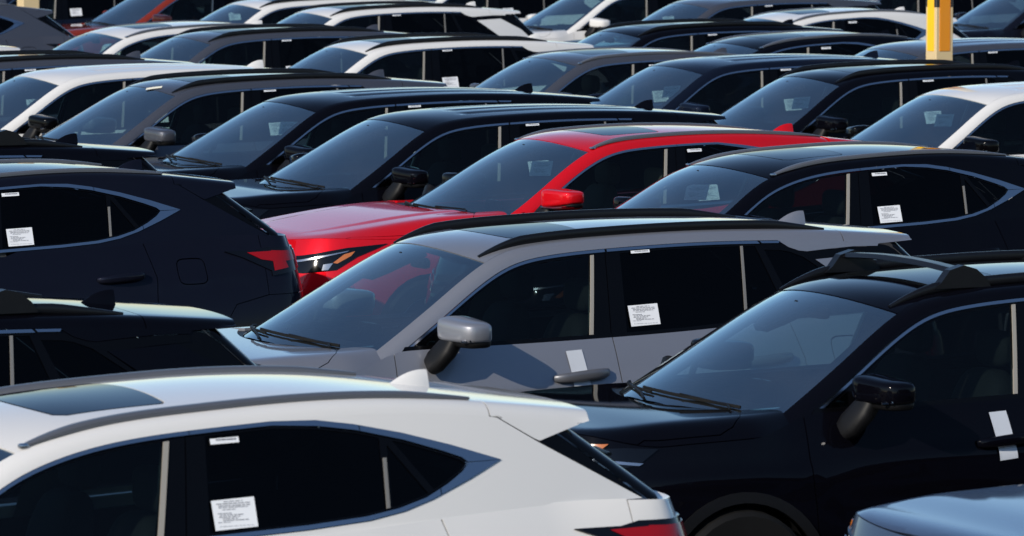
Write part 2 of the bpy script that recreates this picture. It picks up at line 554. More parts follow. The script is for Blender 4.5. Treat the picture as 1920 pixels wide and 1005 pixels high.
SPEC_A = dict(   # boxy family SUV with a floating black rear pillar
    plan=[(0.03, 0), (0.045, .30), (.11, .58), (.25, .78), (.50, .885), (.9, .92), (1.5, .925), (3.2, .925), (4.0, .915), (4.4, .865), (4.63, .74), (4.74, .45), (4.765, 0)],
    waist=[(.9, .735), (1.3, .775), (1.9, .80), (3.0, .805), (3.8, .785), (4.3, .745), (4.7, .69)],
    roof=[(0.475, 0.905), (0.875, 1.115), (1.085, 1.226), (1.375, 1.378), (1.665, 1.525), (1.865, 1.602), (2.101, 1.642), (2.49, 1.664), (3.0, 1.674), (3.4, 1.668), (3.8, 1.65), (4.2, 1.617), (4.6, 1.572)],
    hood=[(-.2, .83), (0.05, 1.015), (.15, 1.068), (.35, 1.095), (.6, 1.113), (.9, 1.125), (1.1, 1.132), (1.4, 1.142)],
    belt=[(1.0, 1.10), (1.34, 1.118), (1.9, 1.127), (2.55, 1.138), (3.25, 1.163), (3.6, 1.185), (4.0, 1.20), (4.3, 1.205), (4.75, 1.2)],
    tumble=.36, sweep=.20, rear=(4.55, 1.505, .90), rear_sweep=.10, fil=.05, fil_in=.05, front_in=.10, rear_in=.10, roll=.090,
    axle=(.93, 3.62), kind='A', screen=.92, header=1.82, cuts=(1.315, 2.56, 3.63), tailcut=4.075, seam=(2.615, 2.56), tail_z=.80)
SPEC_B = dict(   # compact luxury SUV with a pointed side window
    plan=[(0.12, 0), (0.135, .30), (.20, .58), (.35, .78), (.60, .885), (1.0, .925), (1.6, .93), (3.3, .93), (3.9, .925), (4.3, .905), (4.58, .875), (4.77, .825), (4.88, .71), (4.95, .42), (4.97, 0)],
    waist=[(1.0, .735), (1.4, .78), (2.0, .805), (3.0, .81), (3.8, .79), (4.3, .75), (4.7, .705)],
    roof=[(0.675, 0.885), (1.035, 1.09), (1.235, 1.195), (1.535, 1.35), (1.835, 1.5), (2.025, 1.562), (2.24, 1.605), (2.69, 1.642), (3.17, 1.657), (3.55, 1.645), (4.0, 1.6), (4.45, 1.535), (4.7, 1.49)],
    hood=[(-.1, .76), (0.14, .93), (.24, .98), (.45, 1.025), (.7, 1.06), (1.0, 1.09), (1.2, 1.108), (1.5, 1.125)],
    belt=[(1.1, 1.085), (1.42, 1.10), (2.2, 1.12), (3.0, 1.148), (3.5, 1.175), (4.0, 1.20), (4.4, 1.21), (4.8, 1.20)],
    tumble=.36, sweep=.20, rear=(4.54, 1.43, .70), rear_sweep=.12, fil=.05, fil_in=.055, front_in=.11, rear_in=.13, roll=.06,
    axle=(1.02, 3.71), kind='B', screen=1.09, header=2.01, cuts=(1.42, 2.72, 3.75), tailcut=4.03, seam=(2.785, 2.70), tail_z=.84,
    dlo_top=[(3.12, None), (3.30, 1.564), (3.451, 1.542), (3.643, 1.501), (3.84, 1.447)], dlo_tip=(4.045, 1.380),
    dlo_bot=[(3.90, 1.318), (3.729, 1.255), (3.60, 1.219), (3.45, 1.195), (3.2, 1.178), (2.9, 1.166), (2.2, 1.138), (1.44, 1.113)],
    dlo_in=[(3.12, None), (3.30, 1.540), (3.451, 1.518), (3.643, 1.473), (3.80, 1.424), (3.875, 1.397), (3.90, 1.378), (3.87, 1.350), (3.80, 1.310), (3.70, 1.266), (3.58, 1.235), (3.44, 1.214), (3.2, 1.198), (2.9, 1.186), (2.2, 1.158), (1.50, 1.133)])
SPEC_C = dict(   # larger luxury SUV
    plan=[(-.40, 0), (-.385, .30), (-.32, .58), (-.17, .78), (.12, .90), (.6, .945), (1.5, .955), (3.1, .955), (3.8, .94), (4.15, .89), (4.40, .79), (4.53, .60), (4.60, .35), (4.62, 0)],
    waist=[(.9, .745), (1.3, .79), (1.9, .82), (3.0, .825), (3.7, .80), (4.2, .75), (4.6, .69)],
    roof=[(0.475, 0.885), (0.875, 1.097), (1.095, 1.208), (1.375, 1.358), (1.705, 1.522), (1.925, 1.599), (2.216, 1.637), (2.598, 1.653), (3.0, 1.652), (3.5, 1.626), (4.0, 1.576), (4.4, 1.516), (4.7, 1.466)],
    hood=[(-.6, .80), (-.37, .935), (-.27, .985), (-.05, 1.032), (.4, 1.09), (.8, 1.13), (1.1, 1.142), (1.4, 1.148)],
    belt=[(1.0, 1.085), (1.34, 1.10), (1.9, 1.107), (2.55, 1.118), (3.2, 1.135), (3.6, 1.155), (4.0, 1.17), (4.3, 1.175), (4.6, 1.165)],
    tumble=.36, sweep=.20, rear=(4.25, 1.425, .72), rear_sweep=.12, fil=.05, fil_in=.055, front_in=.11, rear_in=.12, roll=.10, bulge=.010, crease=.83, mirror=(1.54, 1.02, 1.243),
    axle=(.60, 3.47), kind='B', screen=.92, header=1.88, cuts=(1.28, 2.62, 3.6), tailcut=3.95, seam=(2.67, 2.59), tail_z=.82,
    dlo_top=[(3.0, None), (3.20, 1.547), (3.36, 1.522), (3.55, 1.48), (3.72, 1.43)], dlo_tip=(3.92, 1.355),
    dlo_bot=[(3.80, 1.292), (3.63, 1.228), (3.50, 1.191), (3.36, 1.168), (3.1, 1.150), (2.8, 1.138), (2.2, 1.125), (1.34, 1.112)],
    dlo_in=[(3.0, None), (3.20, 1.523), (3.36, 1.497), (3.55, 1.453), (3.68, 1.408), (3.75, 1.38), (3.775, 1.355), (3.75, 1.327), (3.69, 1.288), (3.60, 1.242), (3.48, 1.211), (3.34, 1.188), (3.1, 1.170), (2.8, 1.158), (2.2, 1.145), (1.40, 1.132)])

class Parts:
    def __init__(s): s.l = []
    def add(s, name, mb, mat, parent=None, sharp=38, label=None):
        s.l.append((name, mb.mesh(name, sharp), mat, parent, label)); return len(s.l) - 1
    def lr(s, name, mb, mat, parent=(None, None), sharp=38):
        r = mb.mirrored()
        return s.add(name, mb, mat, parent[0], sharp), s.add(name, r, mat, parent[1], sharp)

def arc(cx, cz, r, a0, a1, n=14):
    return [(cx + r * math.cos(R(a0 + (a1 - a0) * i / n)), cz + r * math.sin(R(a0 + (a1 - a0) * i / n))) for i in range(n + 1)]

def text_rows(surf, x0, z0, w, h, rows, off, seed):
    """lines of small print as little ink bars on a sheet"""
    rnd = random.Random(seed); mb = MB()
    for (fz, a, b, th) in rows:
        x = a
        while x < b - 0.02:
            L = rnd.uniform(0.05, 0.13); e = min(x + L, b)
            q = [(x0 + w * x, z0 + h * (fz - th)), (x0 + w * e, z0 + h * (fz - th)), (x0 + w * e, z0 + h * fz), (x0 + w * x, z0 + h * fz)]
            panel(surf, q, step=0.2, gap=0, flange=0, off=off, mb=mb)
            x = e + rnd.uniform(0.012, 0.03)
    return mb
SHEET_ROWS = [(f_, a_, b_, t_ * .55) for f_, a_, b_, t_ in [(.93, .28, .72, .045), (.86, .10, .90, .05), (.79, .14, .88, .05), (.73, .14, .84, .04), (.66, .22, .55, .04),
              (.54, .10, .42, .045), (.48, .14, .70, .045), (.42, .12, .62, .045), (.36, .20, .55, .045), (.30, .20, .80, .045), (.24, .08, .40, .03), (.10, .10, .90, .022)]]

def build_car(sp, rails=None, sunroof=False, bars=False, tan=False):
    B = Body(sp); K = Parts(); k = sp['kind']
    X0, XR = sp['plan'][0][0], sp['plan'][-1][0]
    c1, c2, c3 = sp['cuts']; ax1, ax2 = sp['axle']; wz = 0.36; ra = 0.395
    zt = lambda q: float(np.interp(q, B.s, B.zt))
    rim = lambda a, b, n=24: [(q, zt(q)) for q in np.linspace(a, b, n)]
    stop = lambda a, b, d=0.0, n=40: [(float(x), float(B.side_top(x)) + d) for x in np.linspace(a, b, n)]
    zb = lambda x: float(B.zb(x))
    LOW = 0.26
    fc = X0 + 0.40                      # bumper / fender cut
    xt = ax2 + 0.86                     # quarter / tailgate cut on the rear corner
    xt = min(xt, XR - 0.20)
    tz = sp['tail_z']
    W = B.wrap
    # --- lower body panels
    fen = panel(W, rim(fc, c1) + [(c1 - .015, .92), (c1, .55), (c1 + .015, LOW), (ax1 + ra + .01, LOW)] + arc(ax1, wz, ra, 0, 180) + [(ax1 - ra - .02, .46), (fc, .74)], step=.06)
    dl = [(c1 + .015, LOW + .04), (c1, .55), (c1 - .015, .92)]
    b_cut = [(c2, zt(c2)), (c2 + .008, .95), (c2 + .002, .6), (c2 + .02, LOW + .04)]
    fdoor = panel(W, dl + rim(c1, c2) + b_cut[1:], step=.06)
    rcut = [(c3, zt(c3)), (c3 + .05, .98), (c3 + .035, .82)]
    arcR = arc(ax2, wz, ra + .015, 84, 176)
    rdoor = panel(W, list(reversed(b_cut))[:3] + rim(c2, c3) + rcut[1:] + arcR + [(ax2 - ra - .03, LOW + .04)], step=.06)
    fuel = [(ax2 + .34 + .10 * math.copysign(abs(math.cos(a)) ** .45, math.cos(a)), 1.005 + .078 * math.copysign(abs(math.sin(a)) ** .45, math.sin(a))) for a in np.linspace(0, 2 * math.pi, 28, endpoint=False)]
    qpoly = [(a_, b_ + .006) for a_, b_ in rim(c3, xt)] + [(xt, tz), (ax2 + .62, tz - .05), (ax2 + ra + .01, .50)] + arc(ax2, wz, ra, 20, 84) + [(c3 + .035, .82), (c3 + .05, .98)]
    quarter = panel(W, qpoly, holes=[fuel], step=.06)
    quarterR = panel(W, qpoly, step=.06)
    fbump = panel(W, [(B.s0, .22), (ax1 - ra - .03, .22), (ax1 - ra - .02, .46), (fc, .74), (fc + .0048, .80)] + rim(fc + .0048, B.s0), step=.06, gap=.002).both()
    rbump = panel(W, [(ax2 + ra + .01, .50), (ax2 + .62, tz - .05), (xt, tz), (B.s1, tz), (B.s1, .24), (ax2 + ra + .02, .24)], step=.06, gap=.002).both()
    tgate = panel(W, [(xt, tz), (B.s1, tz)] + rim(B.s1, xt), step=.06, gap=.002, flange=.09).both()
    sill = panel(W, [(ax1 + ra, .20), (ax2 - ra, .20), (ax2 - ra, LOW + .04), (ax1 + ra, LOW + .04)], step=.08, off=.004)
    # --- hood and fender tops
    q = np.linspace(B.s0, fc, 16)
    fb = [(float(np.interp(a, B.s, B.bx)), float(np.interp(a, B.s, B.by))) for a in q]
    he = lambda x: float(B.hood_edge(x))
    sc = sp['screen']
    cut = [(x, he(x) - .022) for x in np.linspace(fb[-1][0] + .04, sc - .06, 12)] + [(sc + .02, he(sc) - .05), (sc + .09, he(sc) - .11), (sc + .13, he(sc) - .18)]
    rear_e = [(sc - .03 + .22 * (y / .65) ** 2, y) for y in np.linspace(.56, 0, 10)]
    half = fb + cut + rear_e
    hood_poly = half + [(x, -y) for x, y in reversed(half)]
    hp = [hood_poly[0]]
    for p in hood_poly[1:]:
        if np.hypot(p[0] - hp[-1][0], p[1] - hp[-1][1]) > 1e-4: hp.append(p)
    hood = panel(B.S_hood, hp, step=.026, gap=.003)
    outer = [(float(np.interp(a, B.s, B.bx)), float(np.interp(a, B.s, B.by))) for a in np.linspace(fc, c1 + .06, 26)]
    ftop_poly = outer + [(c1 + .06, he(1.3) - .17), (sc + .18, he(sc) - .25)] + list(reversed(cut))
    panel(B.S_hood, ftop_poly, step=.026, gap=.001, mb=fen)
    # --- upper side
    gl = MB()
    # rear end of the side
    xe = XR - .4
    for x in np.arange(4.0, XR, .01):
        if B.side_top(x) > zb(x) + .004: xe = x
    S = B.S_side
    tp = lambda x, d: (x, float(B.side_top(x)) - d)
    sm_t, sm_b = sp['seam']; xs0 = c1 + .02
    if k == 'A':
        bandlow = [(4.29, 1.531), (4.13, 1.535), (3.95, 1.528), (3.83, 1.521), (3.78, 1.527), (3.72, 1.547), (3.66, float(B.side_top(3.66)))]
        rear_in = [(4.27, zb(4.27) - .02), (3.875, 1.476), (4.13, 1.490), (4.29, 1.494)]
        surF = [(xs0, zb(xs0) - .02), (sm_b, zb(sm_b) - .02), tp(sm_t, 0)] + stop(sm_t, xs0 + .06, 0)[1:]
        surR = [(sm_b, zb(sm_b) - .02), (3.5, zb(3.5) - .02)] + rear_in + bandlow + stop(3.64, sm_t, 0)
        bz = .012
        h_tri = [(1.42, zb(1.42) + bz), (1.565, zb(1.565) + bz), tp(1.575, .04), tp(1.50, .037)]
        h_f = [(1.595, zb(1.6) + bz), (2.435, zb(2.43) + bz), tp(2.52, .03)] + stop(2.45, 1.61, -.032, 20)
        h_r = [(2.66, zb(2.66) + bz), (3.365, zb(3.36) + bz), tp(3.42, .03)] + stop(3.3, 2.70, -.03, 14)
        h_x = [(3.395, zb(3.39) + bz), (3.64, zb(3.64) + bz), tp(3.515, .03), tp(3.446, .03)]
        h_q = [(3.70, zb(3.7) + bz + .004), (4.19, zb(4.19) + .02), (3.86, 1.452), (3.80, 1.492), (3.72, 1.522), (3.66, 1.533), (3.57, 1.538)]
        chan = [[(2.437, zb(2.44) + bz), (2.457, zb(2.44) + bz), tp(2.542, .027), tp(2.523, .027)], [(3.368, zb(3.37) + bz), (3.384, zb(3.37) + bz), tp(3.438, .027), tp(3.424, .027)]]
        chrome = [stop(1.40, sm_t - .005, -.003, 34) + stop(sm_t - .005, 1.42, -.019, 34), stop(sm_t + .005, 3.53, -.003, 24) + stop(3.545, sm_t + .005, -.019, 24), stop(3.542, 3.67, -.003, 8) + stop(3.66, 3.555, -.017, 8)]
        belt_mat = 'trim_black'
        pq = [stop(3.655, 4.30, 0, 26) + bandlow, [(3.872, 1.478), (4.215, 1.492), (4.49, 1.355), (4.60, 1.255), (4.63, zb(4.63)), (4.272, zb(4.272))]]
        dtrim = [(4.21, 1.494)] + [p for p in stop(4.24, xe, 0, 16)] + [(xe, zb(xe)), (4.63, zb(4.63)), (4.60, 1.255), (4.49, 1.355)]
        lab = (2.745, 1.548, .112, .014); sheet = (2.702, 1.182, .174, .105); lab_dx = .022
    else:
        top = [tp(x, 0) if z is None else (x, z) for x, z in sp['dlo_top']]
        tin = [tp(x, .018) if z is None else (x, z) for x, z in sp['dlo_in']]
        xi = tin[0][0]; bx0 = sp['dlo_bot'][-1][0]
        inner = stop(bx0 + .11, xi, -.018, 34)[:-1] + tin                # clockwise from the A pillar over the top to the tail and back
        outer_d = stop(bx0 + .02, xi, 0, 34)[:-1] + top + [sp['dlo_tip']] + sp['dlo_bot']
        def clip_x(poly, xa_t, xa_b, left):
            """cut the window opening along a leaning line"""
            zt_, zb_ = 1.62, 1.10
            f = lambda p: p[0] - (xa_b + (xa_t - xa_b) * (p[1] - zb_) / (zt_ - zb_))
            out = []
            for i in range(len(poly)):
                p, r_ = poly[i], poly[(i + 1) % len(poly)]; a, b = f(p), f(r_)
                if (a <= 0) == left: out.append(p)
                if a * b < 0: out.append((p[0] + (r_[0] - p[0]) * a / (a - b), p[1] + (r_[1] - p[1]) * a / (a - b)))
            return out
        surF = clip_x(inner, sm_t, sm_b, True); surR = clip_x(inner, sm_t, sm_b, False)
        gi = [tuple(p) for p in offset(inner, .010)]
        d = sm_t - 2.785; lean = .085
        h_f = clip_x(clip_x(gi, 1.74 + d, 1.70 + d, False), 2.70 + d, 2.575 + d, True)
        h_tri = clip_x(gi, 1.70 + d, 1.67 + d, True)
        h_r = clip_x(clip_x(gi, 2.86 + d, 2.80 + d, False), 3.555 + d, 3.515 + d, True)
        h_x = clip_x(clip_x(gi, 3.59 + d, 3.545 + d, False), 3.45 + d, 3.85 + d, True)
        h_q = clip_x(gi, 3.49 + d, 3.89 + d, False)
        zi = lambda x: float(np.interp(x, [p[0] for p in reversed(sp['dlo_in'][6:])], [p[1] for p in reversed(sp['dlo_in'][6:])]))
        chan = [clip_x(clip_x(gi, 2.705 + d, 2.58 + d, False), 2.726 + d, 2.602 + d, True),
                [(3.530 + d, zi(3.53 + d) + .008), (3.544 + d, zi(3.54 + d) + .008), (3.562 + d, zi(3.53 + d) + .188), (3.548 + d, zi(3.53 + d) + .188)]]
        chrome = None; belt_mat = 'chrome'
        dd = tc - 4.03 if False else sp['tailcut'] - 4.03; dz = 0 if dd == 0 else -.015
        dline = [(4.06 + dd, 1.535 + dz), (4.225 + dd, 1.431 + dz), (4.587 + dd, 1.205 + dz)]
        ztop = float(B.side_top(4.06 + dd)) - .002; dline[0] = (4.06 + dd, ztop)
        xl = 4.645 + dd; dline[2] = (xl, zb(xl))
        dtrim = stop(4.06 + dd, xe, 0, 30) + [(xe, zb(xe))] + list(reversed(dline))[:-1]
        pq = [stop(xi, 4.06 + dd, 0, 50)[:-1] + dline + [(4.0, zb(4.0)), (3.6, zb(3.6)), (3.2, zb(3.2)), (2.8, zb(2.8))] + [p for p in reversed(sp['dlo_bot']) if p[0] > 2.85] + [sp['dlo_tip']] + list(reversed(top))]
        pq[0] = [p for i, p in enumerate(pq[0]) if i == 0 or np.hypot(p[0] - pq[0][i - 1][0], p[1] - pq[0][i - 1][1]) > 1e-4]
        if np.hypot(pq[0][0][0] - pq[0][-1][0], pq[0][0][1] - pq[0][-1][1]) < 1e-4: pq[0].pop()
        zz = lab_z = float(B.side_top(2.93 + d)) - .062
        lab = (2.878 + d, zz, .115, .020); sheet = (2.853 + d, float(np.interp(2.9 + d, [2.9 + d - 1, 2.9 + d + 1], [0, 0])) + zi(2.9 + d) + .012, .170, .105); lab_dx = .004
    for p in pq:
        p = [(a_, b_ - .005) if abs(b_ - zb(a_)) < 1e-3 else (a_, b_) for a_, b_ in p]
        panel(S, p, step=.05, gap=.0, flange=0, mb=quarter); panel(S, p, step=.05, gap=.0, flange=0, mb=quarterR)
    # --- roof edge strips and the top
    xs = np.r_[np.linspace(sc + .24, 2.3, 60), np.linspace(2.33, sp['tailcut'] - .002, 44)]
    strip = rows_panel(B.fillet(xs))
    xr0 = next(x for x in np.arange(sp['tailcut'], xe, .005) if float(B.cant(x, B.roof_only) - B.cant(x)) > .016)
    xs2 = np.linspace(xr0, xe + .07, 44)
    strip2 = rows_panel(B.fillet(xs2))
    te = lambda x: float(B.top_edge(x))
    hdr = sp['header']
    hx = lambda y: hdr + .10 * (y / .55) ** 2
    yh = te(hdr + .10)
    ws_half = [(hx(y), y) for y in np.linspace(0, yh, 8)] + [(x, te(x)) for x in np.linspace(hdr + .085, sc + .28, 16)] + [(sc + .18, .60), (sc + .08, .4), (sc + .0, .2), (sc - .02, 0)]
    ws = ws_half[:-1] + [ws_half[-1]] + [(x, -y) for x, y in reversed(ws_half[1:-1])]
    ST = B.S_top
    shield = panel(ST, ws, step=.06, gap=.002, flange=0, off=-.003)
    border = panel(ST, [tuple(p) for p in offset(ws, .004)], holes=[[tuple(p) for p in offset(ws, .045)]], step=.06, gap=0, flange=0, off=-.008)
    tc = sp['tailcut']
    rh = [(hx(y), y) for y in np.linspace(yh, 0, 8)]
    redge = [(x, te(x)) for x in np.linspace(hdr + .11, tc, 30)]
    roofp = [(x, -y) for x, y in reversed(rh[1:-1])]
    roof_poly = rh + roofp[::-1][::-1]
    left = redge; right = [(x, -y) for x, y in reversed(redge)]
    front = [(hx(y), y) for y in np.linspace(-yh, yh, 15)]
    roof_poly = front + left[1:] + right[:-1]
    sun_p = None
    if sunroof:
        a, b = hdr + .31, hdr + .79
        sun_p = [(a + .05 * (y / .35) ** 2, y) for y in np.linspace(-.34, .34, 9)] + [(a + .09, .375), (b - .02, .385), (b, .36)] + [(b + .015 - .015 * (y / .36) ** 2, y) for y in np.linspace(.3, -.3, 7)] + [(b, -.36), (b - .02, -.385), (a + .09, -.375)]
    roof = panel(ST, roof_poly, holes=[sun_p] if sun_p else [], step=.035 if sp.get('ribs') else .05, gap=.0025)
    hl_poly = [(x, y * .96) for x, y in roof_poly]
    liner = panel(ST, hl_poly, step=.12, gap=.02, flange=0, off=-.035)
    # rear window
    xg0 = xe - .02
    gedge = [(x, te(x) - .01) for x in np.linspace(tc + .22, xe + .04, 12)]
    zbase = zb(xe) - .02
    rg = gedge + [(xe + .075 + sp['rear_sweep'] * .9, .30), (xe + .08 + sp['rear_sweep'], 0), (xe + .075 + sp['rear_sweep'] * .9, -.30)] + [(x, -y) for x, y in reversed(gedge)]
    rglass = panel(ST, rg, step=.06, gap=.002, flange=.02, off=.001)
    # spoiler: the roof carried on past the tailgate cut
    xtip = {'A': 4.50}.get(k, tc + .42)
    zl = lin([(4.08, 1.533), (4.41, 1.548), (4.5, 1.553)]) if k == 'A' else lin([(tc, float(B.side_top(tc)) - .004), (dline[0][0], dline[0][1] - .001), dline[1], (tc + .42, 1.492 - (.015 if tc < 4 else 0))])
    xs3 = np.linspace(tc + .003, xtip, 18)
    fr = B.fillet(xs3, B.roof_only, 7)
    rows = []
    for i, x in enumerate(xs3):
        u = i / (len(xs3) - 1); low = float(zl(x)) + (.0 if k == 'A' else .005); r = []
        f0 = fr[i][0]
        seg = [np.array([x, float(B.Yg(x, z)), z]) for z in np.linspace(low, max(low + .001, f0[2]), 4)[:-1]] + list(fr[i])
        ye = fr[i][-1][1]
        seg += [np.array([x, y, float(B.roof_only(x, y))]) for y in np.linspace(ye, 0, 7)[1:]]
        for p in seg:
            p = p.copy(); p[2] = max(p[2], low + (.004 if p[1] < f0[1] else 0)); r.append(p)
        full = r + [np.array([p[0], -p[1], p[2]]) for p in reversed(r[:-1])]
        for p in full: p[0] += .075 * u * u * max(0, 1 - (p[1] / .62) ** 2)
        rows.append(full)
    spo = grid(rows, MB(), True)
    n = len(rows[0]); spo.f.append(tuple(range(n))); spo.f.append(tuple((len(rows) - 1) * n + n - 1 - i for i in range(n)))
    spo = spo

    # --- assemble the painted and glazed parts
    P = 'PAINT'
    i_hood = K.add('hood', hood, P)
    K.lr('fender', fen, P)
    i_fb = K.add('front_bumper', fbump, P)
    fd = K.lr('front_door', fdoor, P)
    rd = K.lr('rear_door', rdoor, P)
    i_q = K.add('quarter_panel', quarter, P)
    fuelp = panel(W, fuel, step=.04, gap=.004); K.add('fuel_door', fuelp, P, i_q)
    K.add('quarter_panel', quarterR.mirrored(), P)
    i_tg = K.add('tailgate', tgate, P)
    K.add('rear_bumper', rbump, P)
    i_roof = K.add('roof', roof, P)
    K.add('headliner', liner, 'headliner', i_roof)
    K.lr('roof_pillar', strip, P)
    dtm = panel(S, dtrim, step=.05, gap=.002, off=-.006); K.lr('rear_pillar', rows_to(strip2, dtm), 'trim_black')
    i_sp = K.add('spoiler', spo, P, None, 30)
    i_ws = K.add('windshield', shield, 'glass_clear')
    K.add('windshield_border', border, 'trim_black', i_ws)
    i_rg = K.add('rear_window', rglass, 'glass_privacy')
    K.lr('sill', sill, 'plastic_black')
    # upper side trim and glass
    K.lr('window_surround', panel(S, surF, holes=[h_tri, h_f], step=.07, gap=.002, flange=.02, off=-.003), 'trim_black', fd)
    K.lr('window_surround', panel(S, surR, holes=[h_r, h_x, h_q], step=.07, gap=.002, flange=.02, off=-.003), 'trim_black', rd)
    K.lr('window', panel(S, h_f, step=.1, gap=-.002, flange=0, off=-.007), 'glass_side', fd)
    K.lr('vent_window', panel(S, h_tri, step=.1, gap=-.002, flange=0, off=-.007), 'glass_side', fd)
    K.lr('window', panel(S, h_r, step=.1, gap=-.002, flange=0, off=-.007), 'glass_privacy', rd)
    K.lr('vent_window', panel(S, h_x, step=.1, gap=-.002, flange=0, off=-.007), 'glass_privacy', rd)
    K.lr('quarter_window', panel(S, h_q, step=.1, gap=-.002, flange=0, off=-.007), 'glass_privacy')
    K.lr('window_channel', panel(S, chan[0], step=.1, gap=0, flange=.01, off=.004), 'channel_sunlit_tan', fd)  # glass-run edge, coloured as if caught by the sun
    K.lr('window_channel', panel(S, chan[1], step=.1, gap=0, flange=.01, off=.002), 'channel_sunlit_grey', rd)
    if chrome:
        K.lr('chrome_trim', panel(S, chrome[0], step=.05, gap=.001, flange=.008, off=.006), 'chrome', fd)
        K.lr('chrome_trim', panel(S, chrome[1], step=.05, gap=.001, flange=.008, off=.006), 'chrome', rd)
        K.lr('chrome_trim', panel(S, chrome[2], step=.05, gap=.001, flange=.008, off=.006), 'chrome')
        bm1 = panel(S, [(c1 + .05, zb(c1) - .008), (c2, zb(c2) - .008), (c2, zb(c2) + .014), (1.9, zb(1.9) + .014), (c1 + .07, zb(c1) + .016)], step=.06, gap=0, flange=.012, off=.010)
        bm2 = panel(S, [(c2, zb(c2) - .008), (3.0, zb(3.0) - .008), (3.6, zb(3.6) - .008), (4.2, zb(4.2) - .008), (4.2, zb(4.2) + .014), (3.6, zb(3.6) + .014), (3.0, zb(3.) + .014), (c2, zb(c2) + .014)], step=.06, gap=.002, flange=.012, off=.010)
        K.lr('belt_moulding', bm1, 'trim_black', fd); K.lr('belt_moulding', bm2, 'trim_black', rd)
    else:
        def chromeband(a, b):
            o = clip_x(outer_d, a[0], a[1], False) if a else outer_d
            o = clip_x(o, b[0], b[1], True) if b else o
            i_ = clip_x(inner, a[0] - 1, a[1] - 1, False) if a else inner
            return o
        # the bright frame as strips between outer and inner outlines
        ti = stop(bx0 + .10, xi, -.018, 34)[:-1] + tin[:7]
        to = stop(bx0 + .02, xi, 0, 34)[:-1] + top + [sp['dlo_tip']]
        bo = sp['dlo_bot']; bi = tin[6:]
        def cutpoly(poly, xa, xb):
            return clip_x(clip_x(poly, xa, xa, False), xb, xb, True)
        upper = to + list(reversed(ti)); lower = [sp['dlo_tip']] + bo + [p for p in reversed(bi)]
        s2 = 3.47 + d
        for nm, pa, pb, par in (('f', 0, sm_t, fd), ('r', sm_t, s2, rd), ('q', s2, 9, (None, None))):
            K.lr('chrome_trim', panel(S, cutpoly(upper, pa, pb), step=.05, gap=.0018, flange=.01, off=.005), 'chrome', par)
        s3 = 3.765 + d; s4 = sm_b
        for nm, pa, pb, par in (('f', 0, s4, fd), ('r', s4, s3, rd), ('q', s3, 9, (None, None))):
            K.lr('belt_moulding', panel(S, cutpoly(lower, pa, pb), step=.05, gap=.0018, flange=.01, off=.005), 'chrome', par)
    # --- sunroof, rails, fin
    if sun_p:
        K.add('sunroof', panel(ST, sun_p, step=.06, gap=.005, off=.001), 'glass_roof', i_roof)
    if rails:
        x0, x1 = (1.93, 4.0) if k == 'A' else (hdr + .14, tc - .05)
        yr = .495 if k == 'A' else None
        path = []
        for t in np.linspace(0, 1, 44):
            x = x0 + (x1 - x0) * t
            y = (te(x) - .012) if yr is None else min(.50, te(x) - .02)
            lift = (.020 * min(1, t * 9, (1 - t) * 6)) if k == 'A' else .006
            path.append((x, y, float(B.T(x, y)) + lift))
        w, h = (.016, .026) if k == 'A' else (.030, .017)
        sec = lambda t: ring(w * (.55 + .45 * min(1, t * 12, (1 - t) * 12)), h * (.35 + .65 * min(1, t * 9, (1 - t) * 7)), 12, .7)
        rm = tube(path, sec)
        ri = K.lr('roof_rail', rm, rails)
        if k != 'A':
            p = path[0]
            K.lr('rail_cap', superq((p[0] + .012, p[1], p[2] + .004), (.022, .020, .010), .7, .7, 10, 6), 'chrome', ri)
    if bars:
        for xb in (2.30, 3.42):
            mb = MB(); pts = []
            for t in np.linspace(-1, 1, 23):
                y = .50 * t; z = float(B.T(xb, .5)) + .085 + .020 * (1 - t * t)
                pts.append((xb, y, z))
            i_b = None
            bar = tube(pts, [(-.045, -.010), (-.03, -.016), (.03, -.016), (.05, -.004), (.03, .010), (-.03, .010)], MB(), up=(0, 0, 1))
            i_b = K.add('crossbar', bar, 'rail_black')
            for sgn in (1, -1):
                z0 = float(B.T(xb, .5)) + .005
                ft = prism([(xb - .14, z0), (xb - .10, z0 + .03), (xb - .055, z0 + .085), (xb + .02, z0 + .105), (xb + .09, z0 + .085), (xb + .14, z0 + .045), (xb + .17, z0)], .468 * sgn, .520 * sgn)
                K.add('crossbar_foot', ft, 'rail_black', i_b, 30)
    xf = sp['tailcut'] - .10 if k == 'A' else tc - .16
    fz = lambda x: float(B.T(x, 0)) - .004
    rows = []
    for t in np.linspace(0, 1, 9):
        hgt = .068 * (1 - (1 - t) ** 1.9) + .002; x = xf + .02 + .16 * t; w = .006 + .026 * math.sin(math.pi * (.05 + .65 * t))
        rows.append([np.array([x + .03 * 0, w * c, fz(x) + hgt * (1 - abs(c) ** 1.6)]) for c in np.linspace(-1, 1, 9)])
    fin = grid(rows)
    fin.f.append(tuple(8 * 9 + i for i in range(9)))
    K.add('antenna_fin', fin, P, i_roof, 60)
    # --- cowl, wipers
    cowl = panel(B.S_hood, [(sc - .06, -.62), (sc - .06, .62), (sc + .10, .70), (sc + .26, .74), (sc + .30, 0), (sc + .26, -.74), (sc + .10, -.70)], step=.08, gap=0, flange=0, off=-.014)
    K.add('cowl', cowl, 'plastic_black')
